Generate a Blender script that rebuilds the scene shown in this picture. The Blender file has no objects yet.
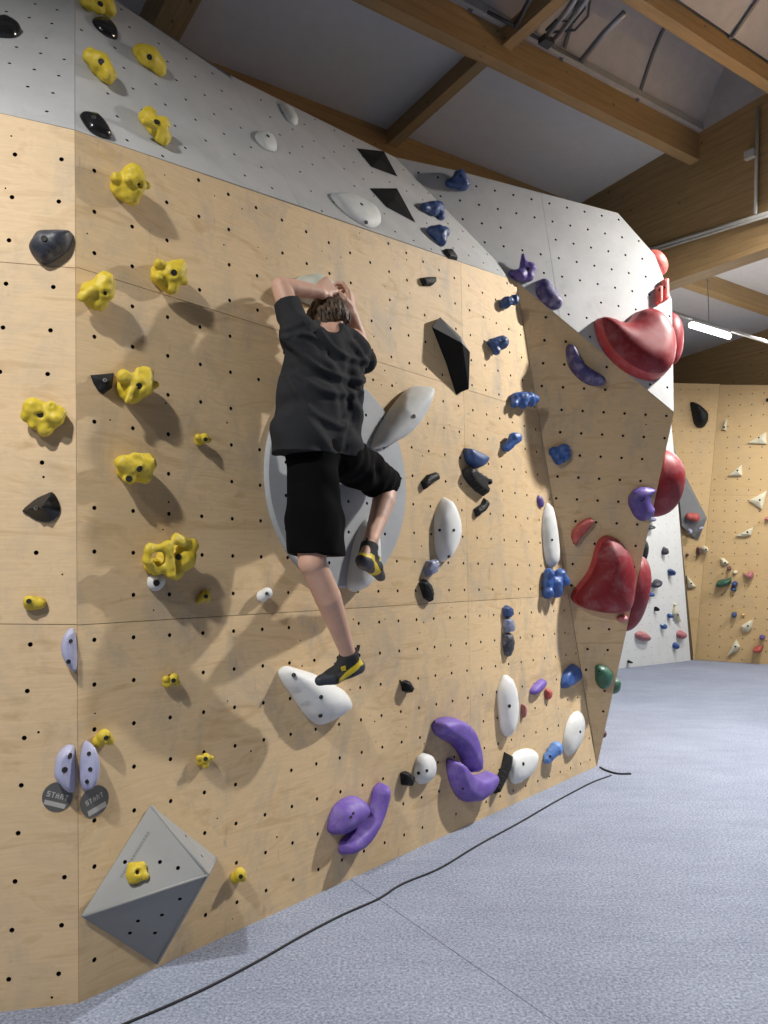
import bpy, math, random
import numpy as np
from mathutils import Vector, Matrix, noise
from mathutils.geometry import delaunay_2d_cdt
random.seed(7)
SC = bpy.context.scene
COL = SC.collection

# ------------------------------------------------------------------ camera geometry
FPX = 769.0
PITCH = math.atan(55.0 / FPX)
CAM = np.array([0.0, 0.0, 1.5])
CP, SP = math.cos(PITCH), math.sin(PITCH)
UP = np.array([0.0, 0.0, 1.0])

def nrm(v):
    v = np.asarray(v, float)
    return v / np.linalg.norm(v)

def ray(px, py):
    x = (px - 384.0) / FPX
    y = (512.0 - py) / FPX
    return np.array([x, CP - y * SP, SP + y * CP])

def proj_all(W):
    d = np.asarray(W) - CAM
    z = d[:, 1] * CP + d[:, 2] * SP
    y = -d[:, 1] * SP + d[:, 2] * CP
    return np.stack([384 + FPX * d[:, 0] / z, 512 - FPX * y / z, z], axis=1)

def depth_of(p):
    d = np.asarray(p) - CAM
    return d[1] * CP + d[2] * SP

def hd(a):
    a = math.radians(a)
    return np.array([math.sin(a), math.cos(a), 0.0])

class Frame:
    """a plane with axes u (level, to the right), v (up the plane), n (out of it)"""
    def __init__(s, P, N):
        s.P = np.asarray(P, float)
        s.n = nrm(N)
        s.u = nrm(np.cross(UP, s.n))
        s.v = np.cross(s.n, s.u)
    def hit(s, px, py, off=0.0):
        r = ray(px, py)
        t = np.dot(s.P + s.n * off - CAM, s.n) / np.dot(r, s.n)
        return CAM + r * t
    def loc(s, p):
        d = np.asarray(p) - s.P
        return np.array([np.dot(d, s.u), np.dot(d, s.v), np.dot(d, s.n)])
    def uv(s, px, py, off=0.0):
        return s.loc(s.hit(px, py, off))[:2]
    def world(s, a, b, c=0.0):
        return s.P + s.u * a + s.v * b + s.n * c
    def mat(s, a, b):
        m = Matrix.Identity(4)
        o = s.world(a, b)
        for i in range(3):
            m[i][0], m[i][1], m[i][2], m[i][3] = s.u[i], s.v[i], s.n[i], o[i]
        return m

# ------------------------------------------------------------------ materials
MATS = {}
def new_mat(name):
    m = bpy.data.materials.new(name)
    m.use_nodes = True
    nt = m.node_tree
    for n in list(nt.nodes):
        if n.type != 'OUTPUT_MATERIAL':
            nt.nodes.remove(n)
    out = [n for n in nt.nodes if n.type == 'OUTPUT_MATERIAL'][0]
    b = nt.nodes.new('ShaderNodeBsdfPrincipled')
    nt.links.new(b.outputs[0], out.inputs[0])
    MATS[name] = m
    return m, nt, b

def ramp(nt, src, stops):
    r = nt.nodes.new('ShaderNodeValToRGB')
    el = r.color_ramp.elements
    while len(el) < len(stops):
        el.new(0.5)
    for e, (p, c) in zip(el, stops):
        e.position = p
        e.color = (c[0], c[1], c[2], 1) if not isinstance(c, (int, float)) else (c, c, c, 1)
    nt.links.new(src, r.inputs[0])
    return r.outputs[0]

def noise_tex(nt, vec, scale, detail=4, rough=.55, dist=0.0):
    n = nt.nodes.new('ShaderNodeTexNoise')
    n.inputs['Scale'].default_value = scale
    n.inputs['Detail'].default_value = detail
    n.inputs['Roughness'].default_value = rough
    n.inputs['Distortion'].default_value = dist
    if vec is not None:
        nt.links.new(vec, n.inputs['Vector'])
    return n.outputs['Fac']

def coord(nt, kind, scale=(1, 1, 1), rot=(0, 0, 0)):
    t = nt.nodes.new('ShaderNodeTexCoord')
    m = nt.nodes.new('ShaderNodeMapping')
    m.inputs['Scale'].default_value = scale
    m.inputs['Rotation'].default_value = rot
    nt.links.new(t.outputs[kind], m.inputs['Vector'])
    return m.outputs[0]

def mix(nt, fac, a, b, mode='MIX'):
    m = nt.nodes.new('ShaderNodeMix')
    m.data_type = 'RGBA'
    m.blend_type = mode
    ins = {'f': m.inputs[0], 'a': m.inputs[6], 'b': m.inputs[7]}
    for k, v in (('f', fac), ('a', a), ('b', b)):
        if hasattr(v, 'is_output'):
            nt.links.new(v, ins[k])
        elif isinstance(v, (int, float)):
            ins[k].default_value = v
        else:
            ins[k].default_value = (v[0], v[1], v[2], 1)
    return m.outputs[2]

def bump(nt, b, h, strength=.2, dist=.002):
    n = nt.nodes.new('ShaderNodeBump')
    n.inputs['Strength'].default_value = strength
    n.inputs['Distance'].default_value = dist
    nt.links.new(h, n.inputs['Height'])
    nt.links.new(n.outputs[0], b.inputs['Normal'])

def plywood(name, light, dark, scuff=.5, knots=False):
    m, nt, b = new_mat(name)
    base = coord(nt, 'UV', (1.0, 3.4, 1))
    g1 = noise_tex(nt, base, 2.6, 5, .6, 1.6)
    fine = noise_tex(nt, coord(nt, 'UV', (6, 120, 1)), 1.0, 3, .6)
    c = ramp(nt, g1, [(.30, dark), (.48, light), (.56, [x * .93 for x in light]), (.72, light)])
    c = mix(nt, .16, c, ramp(nt, fine, [(.35, [x * .72 for x in dark]), (.65, light)]))
    at = nt.nodes.new('ShaderNodeAttribute')
    at.attribute_name = 'panel'
    c = mix(nt, 1.0, c, ramp(nt, at.outputs['Fac'], [(0, (.90, .885, .86)), (1, (1.04, 1.03, 1.01))]), 'MULTIPLY')
    # rubber smears, chalk and grime
    s1 = noise_tex(nt, coord(nt, 'UV', (3.2, 1.8, 1)), 1.3, 5, .7, .6)
    c = mix(nt, ramp(nt, s1, [(.50, 0.0), (.74, scuff)]), c, (.30, .28, .25))
    s2 = noise_tex(nt, coord(nt, 'UV', (14, 3.5, 1), (0, 0, .35)), 1.5, 3, .6)
    c = mix(nt, ramp(nt, s2, [(.66, 0.0), (.78, scuff * .7)]), c, (.16, .15, .14))
    s3 = noise_tex(nt, coord(nt, 'UV', (22, 16, 1)), 1.7, 2, .5)
    c = mix(nt, ramp(nt, s3, [(.70, 0.0), (.80, scuff * .6)]), c, (.25, .19, .13))
    nt.links.new(c, b.inputs['Base Color'])
    b.inputs['Roughness'].default_value = .62
    b.inputs['Specular IOR Level'].default_value = .3
    return m

plywood('birch_plywood', (.69, .515, .305), (.54, .375, .20), .60)
plywood('birch_clean', (.70, .525, .325), (.55, .39, .22), .38)
plywood('far_plywood', (.66, .47, .24), (.58, .40, .19), .25)

def coated(name, col, var=.12, scuff=.3, rough=.7, scale=3.0, spec=.4):
    m, nt, b = new_mat(name)
    n1 = noise_tex(nt, coord(nt, 'UV'), scale, 6, .65, .4)
    c = ramp(nt, n1, [(.3, [x * (1 - var) for x in col]), (.7, [min(1, x * (1 + var * .5)) for x in col])])
    s = noise_tex(nt, coord(nt, 'UV', (2.2, 2.0, 1)), 2.0, 6, .72, .7)
    c = mix(nt, ramp(nt, s, [(.55, 0.0), (.72, scuff)]), c, [x * .55 for x in col])
    nt.links.new(c, b.inputs['Base Color'])
    b.inputs['Roughness'].default_value = rough
    b.inputs['Specular IOR Level'].default_value = spec
    gr = noise_tex(nt, coord(nt, 'UV'), 260, 2)
    bump(nt, b, gr, .12, .001)
    return m
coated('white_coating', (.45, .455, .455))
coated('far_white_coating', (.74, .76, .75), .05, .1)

def solid(name, col, rough=.5, var=.10, chalk=0.0, metal=0.0, bscale=140, bstr=.15, spec=.5, nscale=9):
    m, nt, b = new_mat(name)
    o = coord(nt, 'Object')
    n1 = noise_tex(nt, o, nscale, 5, .65)
    c = ramp(nt, n1, [(.3, [x * (1 - var) for x in col]), (.7, [min(1, x * (1 + var)) for x in col])])
    if chalk:
        s = noise_tex(nt, o, nscale * 1.7, 5, .7, .5)
        c = mix(nt, ramp(nt, s, [(.46, 0.0), (.74, chalk)]), c, (.62, .62, .64))
    nt.links.new(c, b.inputs['Base Color'])
    b.inputs['Roughness'].default_value = rough
    b.inputs['Metallic'].default_value = metal
    b.inputs['Specular IOR Level'].default_value = spec
    if bstr:
        bump(nt, b, noise_tex(nt, o, bscale, 2), bstr, .0015)
    return m

solid('yellow_resin', (.60, .45, .028), .55, .12, .08)
solid('yellow_dark', (.42, .30, .02), .6, .1)
solid('black_gloss', (.012, .012, .013), .18, .2, 0, 0, 140, .05)
solid('black_resin', (.011, .012, .013), .6, .3, .04, 0, 140, .15, .25)
solid('navy_black', (.030, .034, .048), .5, .3, .25)
solid('navy_resin', (.028, .065, .19), .45, .2, .10)
solid('blue_resin', (.026, .085, .29), .45, .2, .08)
solid('sky_blue_resin', (.11, .24, .58), .45, .15, .10)
solid('purple_resin', (.15, .085, .40), .55, .15, .16)
solid('indigo_resin', (.050, .040, .15), .5, .2, .35)
solid('violet_resin', (.085, .055, .24), .45, .2, .12)
solid('lavender_resin', (.38, .39, .56), .42, .1, .25)
solid('white_resin', (.72, .73, .72), .55, .06, .0)
solid('grey_white_resin', (.60, .61, .59), .6, .12, .2)
solid('pale_green_resin', (.55, .58, .50), .6, .1, .2)
solid('dark_red_resin', (.19, .010, .016), .5, .12, .10, 0, 200, .05, .35, 5)
solid('dusty_red_resin', (.19, .010, .016), .55, .12, .20, 0, 200, .05, .3, 2.2)
solid('red_rim', (.38, .035, .04), .4, .1, .1)
solid('coral_resin', (.66, .12, .10), .5, .12, .1)
solid('brick_red_resin', (.42, .07, .055), .5, .15, .2)
solid('pink_resin', (.42, .14, .15), .5, .15, .3)
solid('green_resin', (.025, .10, .06), .4, .2, .12)
solid('cream_resin', (.66, .62, .46), .6, .08)
solid('orange_resin', (.65, .40, .18), .6, .08)
solid('maroon_resin', (.14, .06, .07), .5, .3, .2)
solid('silver_blue_resin', (.20, .23, .36), .4, .25, .35)
coated('disc_coating', (.40, .42, .44), .12, .35, .6)
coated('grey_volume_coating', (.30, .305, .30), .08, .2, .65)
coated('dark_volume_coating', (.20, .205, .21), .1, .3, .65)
coated('black_volume_coating', (.010, .0105, .011), .35, .06, .8, 8, .12)
solid('bolt_steel', (.22, .22, .22), .35, .2, 0, .9, 200, .0)
solid('bolt_dark', (.010, .009, .008), .7, .2, 0, 0, 200, .0)
solid('hole_dark', (.020, .016, .012), .85, .2, 0, 0, 200, .0, .1)
solid('backing_wood', (.10, .07, .04), .9)
solid('tag_grey', (.085, .085, .085), .6, .1)
solid('tag_print', (.36, .35, .33), .6, .05, 0, 0, 100, 0)
solid('skin', (.60, .365, .27), .5, .07, 0, 0, 90, .1, .4, 14)
MATS['skin'].node_tree.nodes['Principled BSDF'].inputs['Subsurface Weight'].default_value = .12
MATS['skin'].node_tree.nodes['Principled BSDF'].inputs['Subsurface Radius'].default_value = (.02, .008, .005)
solid('chalky_skin', (.55, .40, .33), .7, .1, .35)
solid('charcoal_cotton', (.024, .025, .028), .92, .15, 0, 0, 500, .3, .2)
solid('black_polyester', (.0035, .0035, .004), .95, .2, 0, 0, 400, .2, .08)
solid('hair_brown', (.045, .026, .015), .62, .4, 0, 0, 120, .2, .5, 30)
solid('hair_light', (.11, .068, .036), .62, .3, 0, 0, 120, .2, .5, 30)
solid('shoe_black', (.018, .018, .020), .8, .3)
solid('shoe_rubber', (.030, .036, .050), .6, .2)
solid('shoe_yellow', (.62, .47, .015), .6, .1)
solid('lip', (.45, .20, .17), .5)
solid('eye_white', (.7, .7, .7), .3)
solid('cord_black', (.012, .012, .014), .7)
solid('steel_grey', (.36, .36, .37), .4, .1, 0, .6)
solid('dark_steel', (.07, .07, .075), .5, .2, 0, .4)
solid('conduit_grey', (.40, .39, .36), .5)
solid('ceiling_white', (.66, .64, .63), .8, .04, 0, 0, 50, .03)
solid('skylight_sheet', (.42, .40, .40), .6, .08, 0, 0, 50, .03)
solid('skylight_rib', (.16, .16, .165), .6)
solid('lamp_body', (.7, .7, .7), .5)

def glulam(name, light, dark):
    m, nt, b = new_mat(name)
    g = noise_tex(nt, coord(nt, 'UV', (1.2, 14, 1)), 2.2, 5, .6, .8)
    c = ramp(nt, g, [(.3, dark), (.7, light)])
    # lamella glue lines
    w = nt.nodes.new('ShaderNodeTexWave')
    w.bands_direction = 'Y'
    w.inputs['Scale'].default_value = 3.6
    w.inputs['Distortion'].default_value = .15
    nt.links.new(coord(nt, 'UV'), w.inputs['Vector'])
    c = mix(nt, ramp(nt, w.outputs['Fac'], [(0.0, .35), (.06, 0.0)]), c, [x * .55 for x in dark])
    k = nt.nodes.new('ShaderNodeTexVoronoi')
    k.inputs['Scale'].default_value = 4.2
    nt.links.new(coord(nt, 'UV', (1, 1.9, 1)), k.inputs['Vector'])
    c = mix(nt, ramp(nt, k.outputs['Distance'], [(.05, .8), (.10, 0.0)]), c, [x * .3 for x in dark])
    nt.links.new(c, b.inputs['Base Color'])
    b.inputs['Roughness'].default_value = .6
glulam('glulam_wood', (.36, .235, .105), (.26, .165, .07))
glulam('purlin_wood', (.40, .265, .12), (.31, .20, .085))

def carpet():
    m, nt, b = new_mat('carpet')
    o = coord(nt, 'UV')
    n1 = noise_tex(nt, o, 85, 3, .75)
    n2 = noise_tex(nt, o, 1.1, 5, .6)
    n3 = noise_tex(nt, coord(nt, 'UV', (1.5, 5, 1), (0, 0, .6)), 1.6, 5, .65)
    c = ramp(nt, n1, [(.34, (.155, .178, .235)), (.50, (.265, .295, .375)), (.68, (.42, .455, .56))])
    c = mix(nt, 1.0, c, ramp(nt, n2, [(.35, (.90, .90, .91)), (.65, (1.03, 1.03, 1.03))]), 'MULTIPLY')
    c = mix(nt, 1.0, c, ramp(nt, n3, [(.35, (.90, .90, .91)), (.6, (1.0, 1.0, 1.0))]), 'MULTIPLY')
    nt.links.new(c, b.inputs['Base Color'])
    b.inputs['Roughness'].default_value = .95
    b.inputs['Specular IOR Level'].default_value = .1
    bump(nt, b, n1, .5, .004)
carpet()

def emit(name, col, s):
    m, nt, b = new_mat(name)
    b.inputs['Base Color'].default_value = (.8, .8, .8, 1)
    b.inputs['Emission Color'].default_value = (*col, 1)
    b.inputs['Emission Strength'].default_value = s
emit('lamp_tube', (1, .97, 1), 9.0)

# ------------------------------------------------------------------ object helpers
def mesh_obj(name, verts, faces, mats, parent=None, smooth=False, fmat=None, uvs=None):
    me = bpy.data.meshes.new(name)
    me.from_pydata([tuple(map(float, v)) for v in verts], [], [tuple(map(int, f)) for f in faces])
    for m in (mats if isinstance(mats, (list, tuple)) else [mats]):
        me.materials.append(MATS[m])
    if fmat is not None:
        me.polygons.foreach_set('material_index', [int(x) for x in fmat])
    if smooth:
        me.polygons.foreach_set('use_smooth', [True] * len(me.polygons))
    uvl = me.uv_layers.new(name='UVMap')
    if uvs is None:
        uvs = [(v[0], v[1]) for v in verts]
    li = np.empty(len(me.loops), dtype=np.int32)
    me.loops.foreach_get('vertex_index', li)
    ua = np.asarray(uvs, float)[li].ravel()
    uvl.data.foreach_set('uv', ua)
    me.update()
    o = bpy.data.objects.new(name, me)
    COL.objects.link(o)
    if parent is not None:
        o.parent = parent
    return o

def tag(o, label, cat, group=None):
    o['label'] = label
    o['category'] = cat
    if group:
        o['group'] = group
    return o

def struct(o):
    o['kind'] = 'structure'
    return o

def empty(name, mat4):
    o = bpy.data.objects.new(name, None)
    o.empty_display_size = .05
    COL.objects.link(o)
    o.matrix_world = mat4
    return o

class MB:
    """collects simple shapes into one mesh"""
    def __init__(s):
        s.v, s.f, s.uv, s.m = [], [], [], []
    def add(s, v, f, uv=None, mi=0):
        b = len(s.v)
        s.v += [tuple(x) for x in v]
        s.f += [tuple(b + i for i in q) for q in f]
        s.uv += list(uv) if uv is not None else [(x[0], x[1]) for x in v]
        s.m += [mi] * len(f)
    def box(s, o, a, b, c, mi=0):
        """box from corner o along edge vectors a, b, c; uv runs along a"""
        o, a, b, c = (np.asarray(x, float) for x in (o, a, b, c))
        la, lb, lc = (np.linalg.norm(x) for x in (a, b, c))
        if np.dot(np.cross(a, b), c) < 0:
            o, c = o + c, -c
        for (p, e1, e2, l1, l2) in ((o, b, a, lb, la), (o + c, a, b, la, lb), (o, a, c, la, lc), (o + b, c, a, lc, la), (o, c, b, lc, lb), (o + a, b, c, lb, lc)):
            vs = [p, p + e1, p + e1 + e2, p + e2]
            if e1 is a or e2 is not a:
                uv = [(0, 0), (l1, 0), (l1, l2), (0, l2)]
            else:
                uv = [(0, 0), (0, l1), (l2, l1), (l2, 0)]
            s.add(vs, [(0, 1, 2, 3)], uv, mi)
    def tube(s, pts, r, seg=8, mi=0, caps=True):
        pts = [np.asarray(p, float) for p in pts]
        rs = r if isinstance(r, (list, tuple)) else [r] * len(pts)
        vs, fs = [], []
        up = np.array([.13, .21, .97])
        for i, p in enumerate(pts):
            t = nrm(pts[min(i + 1, len(pts) - 1)] - pts[max(i - 1, 0)])
            a = np.cross(t, up)
            if np.linalg.norm(a) < 1e-4:
                a = np.cross(t, np.array([1., 0, 0]))
            a = nrm(a)
            b = np.cross(t, a)
            for k in range(seg):
                g = 2 * math.pi * k / seg
                vs.append(p + rs[i] * (a * math.cos(g) + b * math.sin(g)))
        for i in range(len(pts) - 1):
            for k in range(seg):
                k2 = (k + 1) % seg
                fs.append((i * seg + k, i * seg + k2, (i + 1) * seg + k2, (i + 1) * seg + k))
        if caps:
            fs.append(tuple(range(seg - 1, -1, -1)))
            fs.append(tuple((len(pts) - 1) * seg + k for k in range(seg)))
        s.add(vs, fs, None, mi)
    def cyl(s, p, axis, r, h, seg=12, mi=0):
        p = np.asarray(p, float)
        s.tube([p, p + nrm(axis) * h], r, seg, mi)
    def build(s, name, mats, parent=None, smooth=False):
        return mesh_obj(name, s.v, s.f, mats, parent, smooth, s.m, s.uv)

# ------------------------------------------------------------------ wall panels with real bolt holes
def clip_half(poly, p, n):
    out = []
    for i in range(len(poly)):
        a, b = poly[i], poly[(i + 1) % len(poly)]
        da, db = np.dot(a - p, n), np.dot(b - p, n)
        if da >= 0:
            out.append(a)
        if (da > 0) != (db > 0) and abs(da - db) > 1e-12:
            out.append(a + (b - a) * (da / (da - db)))
    return out

def area2(poly):
    return sum(poly[i][0] * poly[(i + 1) % len(poly)][1] - poly[(i + 1) % len(poly)][0] * poly[i][1] for i in range(len(poly)))

def inset(poly, d):
    if area2(poly) < 0:
        poly = poly[::-1]
    # drop doubled points
    q = [p for i, p in enumerate(poly) if np.linalg.norm(p - poly[i - 1]) > 1e-4]
    out = q
    for i in range(len(q)):
        a, b = q[i], q[(i + 1) % len(q)]
        e = nrm(b - a)
        nn = np.array([-e[1], e[0]])
        out = clip_half(out, a + nn * d, nn)
        if len(out) < 3:
            return []
    return out

def split(polys, p, q):
    p, q = np.asarray(p), np.asarray(q)
    e = nrm(q - p)
    nn = np.array([-e[1], e[0]])
    res = []
    for po in polys:
        for s in (1, -1):
            c = clip_half(po, p, nn * s)
            if len(c) >= 3 and abs(area2(c)) > 2e-3:
                res.append(c)
    return res

def inside(poly, pts, margin):
    ok = np.ones(len(pts), bool)
    for i in range(len(poly)):
        a, b = poly[i], poly[(i + 1) % len(poly)]
        e = nrm(b - a)
        nn = np.array([-e[1], e[0]])
        ok &= ((pts - a) @ nn) > margin
    return ok

def face_with_holes(poly, centres, r, seg=8):
    """2D triangulation of poly minus circles: verts, tris, hole rings, outline count"""
    vs = [Vector((float(p[0]), float(p[1]))) for p in poly]
    n0 = len(vs)
    edges = [(i, (i + 1) % n0) for i in range(n0)]
    rr = r if hasattr(r, '__len__') else [r] * len(centres)
    for c, rc in zip(centres, rr):
        b = len(vs)
        for k in range(seg):
            g = 2 * math.pi * (k + .5) / seg
            vs.append(Vector((c[0] + rc * math.cos(g), c[1] + rc * math.sin(g))))
        edges += [(b + k, b + (k + 1) % seg) for k in range(seg)]
    ov, oe, of, a1, a2, a3 = delaunay_2d_cdt(vs, edges, [], 1, 1e-6)
    V = np.array([(p.x, p.y) for p in ov])
    tris = []
    cc = np.asarray(centres).reshape(-1, 2)
    ra = np.asarray(rr)
    for t in of:
        m = V[list(t)].mean(axis=0)
        if len(cc):
            d = np.hypot(cc[:, 0] - m[0], cc[:, 1] - m[1])
            if (d < ra * .9).any():
                continue
        t = list(t)
        if area2([V[i] for i in t]) < 0:
            t = t[::-1]
        tris.append(tuple(t))
    return V, tris

def wall_mesh(name, fr, poly_uv, seams, grid, mat, thick=.021, hole_r=.0085, skip=.03, extra=0, margin=.022, gap=.0012, hole_seg=8):
    """plywood boards with drilled bolt holes on plane fr; grid = (origin px, px after m steps, m, px after k steps, k)"""
    polys = [[np.asarray(p, float) for p in q] for q in (poly_uv if isinstance(poly_uv[0], list) else [poly_uv])]
    polys = [q[::-1] if area2(q) < 0 else q for q in polys]
    outers = list(polys)
    outer = [p for q in outers for p in q]
    for (p, q) in seams:
        polys = split(polys, p, q)
    O = fr.uv(*grid[0])
    A = (fr.uv(*grid[1]) - O) / grid[2]
    B = (fr.uv(*grid[3]) - O) / grid[4]
    rng = random.Random(len(name) * 13 + len(poly_uv))
    P = np.array(outer)
    M = np.linalg.inv(np.array([A, B]).T)
    ij = (M @ (P - O).T).T
    cen = [O + A * i + B * j for i in range(math.floor(ij[:, 0].min()), math.ceil(ij[:, 0].max()) + 1)
           for j in range(math.floor(ij[:, 1].min()), math.ceil(ij[:, 1].max()) + 1)]
    cen = np.array([c for c in cen if rng.random() > skip])
    rad = np.full(len(cen), hole_r)
    if extra:
        lo, hi = P.min(axis=0), P.max(axis=0)
        ex = np.array([[rng.uniform(lo[0], hi[0]), rng.uniform(lo[1], hi[1])] for _ in range(extra)])
        dm = np.min(np.hypot(ex[:, None, 0] - cen[None, :, 0], ex[:, None, 1] - cen[None, :, 1]), axis=1)
        ex = ex[dm > .035]
        keep = []
        for e in ex:
            if all(np.hypot(*(e - k)) > .02 for k in keep):
                keep.append(e)
        if keep:
            cen = np.vstack([cen, np.array(keep)])
            rad = np.concatenate([rad, np.array([rng.choice((.0028, .0034, .0045)) for _ in keep])])
    mb = MB()
    pan = []
    for po in polys:
        po = inset(po, gap)
        if len(po) < 3:
            continue
        pr = rng.random()
        k = inside(po, cen, margin)
        cs, rs = cen[k], rad[k]
        V, T = face_with_holes(po, cs, rs, hole_seg)
        nb = len(mb.f)
        mb.add([fr.world(v[0], v[1], 0) for v in V], T, [tuple(v) for v in V])
        n = len(po)
        vs = [fr.world(p[0], p[1], 0) for p in po] + [fr.world(p[0], p[1], -thick) for p in po]
        mb.add(vs, [(i + n, (i + 1) % n + n, (i + 1) % n, i) for i in range(n)], [tuple(p) for p in po] * 2)
        for c, r in zip(cs, rs):
            ring = [(c[0] + r * math.cos(2 * math.pi * (q + .5) / hole_seg), c[1] + r * math.sin(2 * math.pi * (q + .5) / hole_seg)) for q in range(hole_seg)]
            vs = [fr.world(a, b, 0) for a, b in ring] + [fr.world(a, b, -thick * .8) for a, b in ring]
            fs = [(q, (q + 1) % hole_seg, (q + 1) % hole_seg + hole_seg, q + hole_seg) for q in range(hole_seg)]
            fs.append(tuple(hole_seg + q for q in range(hole_seg)))
            mb.add(vs, fs, ring * 2, 1)
        pan += [pr] * (len(mb.f) - nb)
    nb = len(mb.f)
    for q in outers:
        mb.add([fr.world(p[0], p[1], -thick - .002) for p in q], [tuple(range(len(q)))], [tuple(p) for p in q], 2)
    pan += [.5] * (len(mb.f) - nb)
    o = mb.build(name, [mat, 'hole_dark', 'backing_wood'])
    at = o.data.attributes.new('panel', 'FLOAT', 'FACE')
    at.data.foreach_set('value', pan)
    return struct(o)

# ------------------------------------------------------------------ signed-distance modelling
class Field:
    def __init__(s, lo, hi, h):
        s.lo = np.asarray(lo, float) - 2 * h
        s.h = h
        s.n = np.ceil((np.asarray(hi, float) + 2 * h - s.lo) / h).astype(int) + 1
        s.F = np.full(s.n, 1.0, dtype=np.float32)
    def _sub(s, lo, hi):
        a = np.clip(np.floor((np.asarray(lo) - s.lo) / s.h).astype(int), 0, s.n)
        b = np.clip(np.ceil((np.asarray(hi) - s.lo) / s.h).astype(int) + 1, 0, s.n)
        if (b <= a).any():
            return None, None
        g = np.meshgrid(*[s.lo[i] + s.h * np.arange(a[i], b[i]) for i in range(3)], indexing='ij', sparse=True)
        return tuple(slice(a[i], b[i]) for i in range(3)), g
    def _comb(s, sl, d, k, neg):
        f = s.F[sl]
        if neg:
            e = -d
            if k > 0:
                hh = np.clip(.5 - .5 * (e - f) / k, 0, 1)
                hh = np.clip(.5 + .5 * (e - f) / k, 0, 1)
                s.F[sl] = f + (e - f) * hh + k * hh * (1 - hh)
            else:
                s.F[sl] = np.maximum(f, e)
        else:
            if k > 0:
                hh = np.clip(.5 + .5 * (f - d) / k, 0, 1)
                s.F[sl] = f + (d - f) * hh - k * hh * (1 - hh)
            else:
                s.F[sl] = np.minimum(f, d)
    def cone(s, a, b, ra, rb, k=0.0, neg=False):
        """capsule with linearly varying radius"""
        a, b = np.asarray(a, float), np.asarray(b, float)
        m = max(ra, rb) + k + 3 * s.h
        sl, g = s._sub(np.minimum(a, b) - m, np.maximum(a, b) + m)
        if sl is None:
            return
        ab = b - a
        l2 = max(float(ab @ ab), 1e-12)
        t = ((g[0] - a[0]) * ab[0] + (g[1] - a[1]) * ab[1] + (g[2] - a[2]) * ab[2]) / l2
        t = np.clip(t, 0, 1)
        d = np.sqrt((g[0] - a[0] - t * ab[0]) ** 2 + (g[1] - a[1] - t * ab[1]) ** 2 + (g[2] - a[2] - t * ab[2]) ** 2) - (ra + (rb - ra) * t)
        s._comb(sl, d.astype(np.float32), k, neg)
    def ell(s, c, axes, k=0.0, neg=False):
        """ellipsoid: axes = three orthogonal vectors with their lengths as radii"""
        c = np.asarray(c, float)
        ax = [np.asarray(a, float) for a in axes]
        L = [np.linalg.norm(a) for a in ax]
        m = max(L) + k + 3 * s.h
        sl, g = s._sub(c - m, c + m)
        if sl is None:
            return
        q = 0
        q2 = 0
        for a, l in zip(ax, L):
            p = ((g[0] - c[0]) * a[0] + (g[1] - c[1]) * a[1] + (g[2] - c[2]) * a[2]) / l
            q = q + (p / l) ** 2
            q2 = q2 + (p / l ** 2) ** 2
        k0 = np.sqrt(q)
        d = k0 * (k0 - 1) / np.maximum(np.sqrt(q2), 1e-6)
        s._comb(sl, d.astype(np.float32), k, neg)
    def cut(s, p, n):
        """keep the side of the plane that n points away from"""
        p, n = np.asarray(p, float), nrm(n)
        g = np.meshgrid(*[s.lo[i] + s.h * np.arange(s.n[i]) for i in range(3)], indexing='ij', sparse=True)
        d = (g[0] - p[0]) * n[0] + (g[1] - p[1]) * n[1] + (g[2] - p[2]) * n[2]
        s.F = np.maximum(s.F, d.astype(np.float32))
    def mesh(s):
        F, h = s.F, s.h
        S = F < 0
        c = [S[i:S.shape[0] - 1 + i, j:S.shape[1] - 1 + j, k:S.shape[2] - 1 + k] for i in (0, 1) for j in (0, 1) for k in (0, 1)]
        al = c[0].copy(); an = c[0].copy()
        for x in c[1:]:
            al &= x; an |= x
        act = an & ~al
        I = np.argwhere(act)
        if not len(I):
            return np.zeros((0, 3)), []
        idx = np.full(act.shape, -1, dtype=np.int64)
        idx[act] = np.arange(len(I))
        offs = [(i, j, k) for i in (0, 1) for j in (0, 1) for k in (0, 1)]
        val = {o: F[I[:, 0] + o[0], I[:, 1] + o[1], I[:, 2] + o[2]].astype(float) for o in offs}
        acc = np.zeros((len(I), 3)); cnt = np.zeros(len(I))
        for o in offs:
            for ax in range(3):
                if o[ax] == 0:
                    p = list(o); p[ax] = 1; p = tuple(p)
                    va, vb = val[o], val[p]
                    cr = (va < 0) != (vb < 0)
                    t = np.where(cr, va / np.where(cr, va - vb, 1), 0)
                    for q in range(3):
                        acc[:, q] += np.where(cr, o[q] + (t if q == ax else 0), 0)
                    cnt += cr
        V = s.lo + h * (I + acc / cnt[:, None])
        Q = []
        for ax in range(3):
            b, cx = [(1, 2), (2, 0), (0, 1)][ax]
            s0 = [slice(None)] * 3; s1 = [slice(None)] * 3
            s0[ax] = slice(0, -1); s1[ax] = slice(1, None)
            ch = S[tuple(s0)] != S[tuple(s1)]
            E = np.argwhere(ch)
            ok = (E[:, b] >= 1) & (E[:, cx] >= 1) & (E[:, b] < act.shape[b]) & (E[:, cx] < act.shape[cx])
            E = E[ok]
            ins = S[tuple(E.T)]
            def cell(db, dc):
                e = E.copy(); e[:, b] += db; e[:, cx] += dc
                return idx[tuple(e.T)]
            q = np.stack([cell(-1, -1), cell(0, -1), cell(0, 0), cell(-1, 0)], axis=1)
            q[~ins] = q[~ins][:, ::-1]
            Q.append(q)
        return V, np.vstack(Q)

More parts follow.
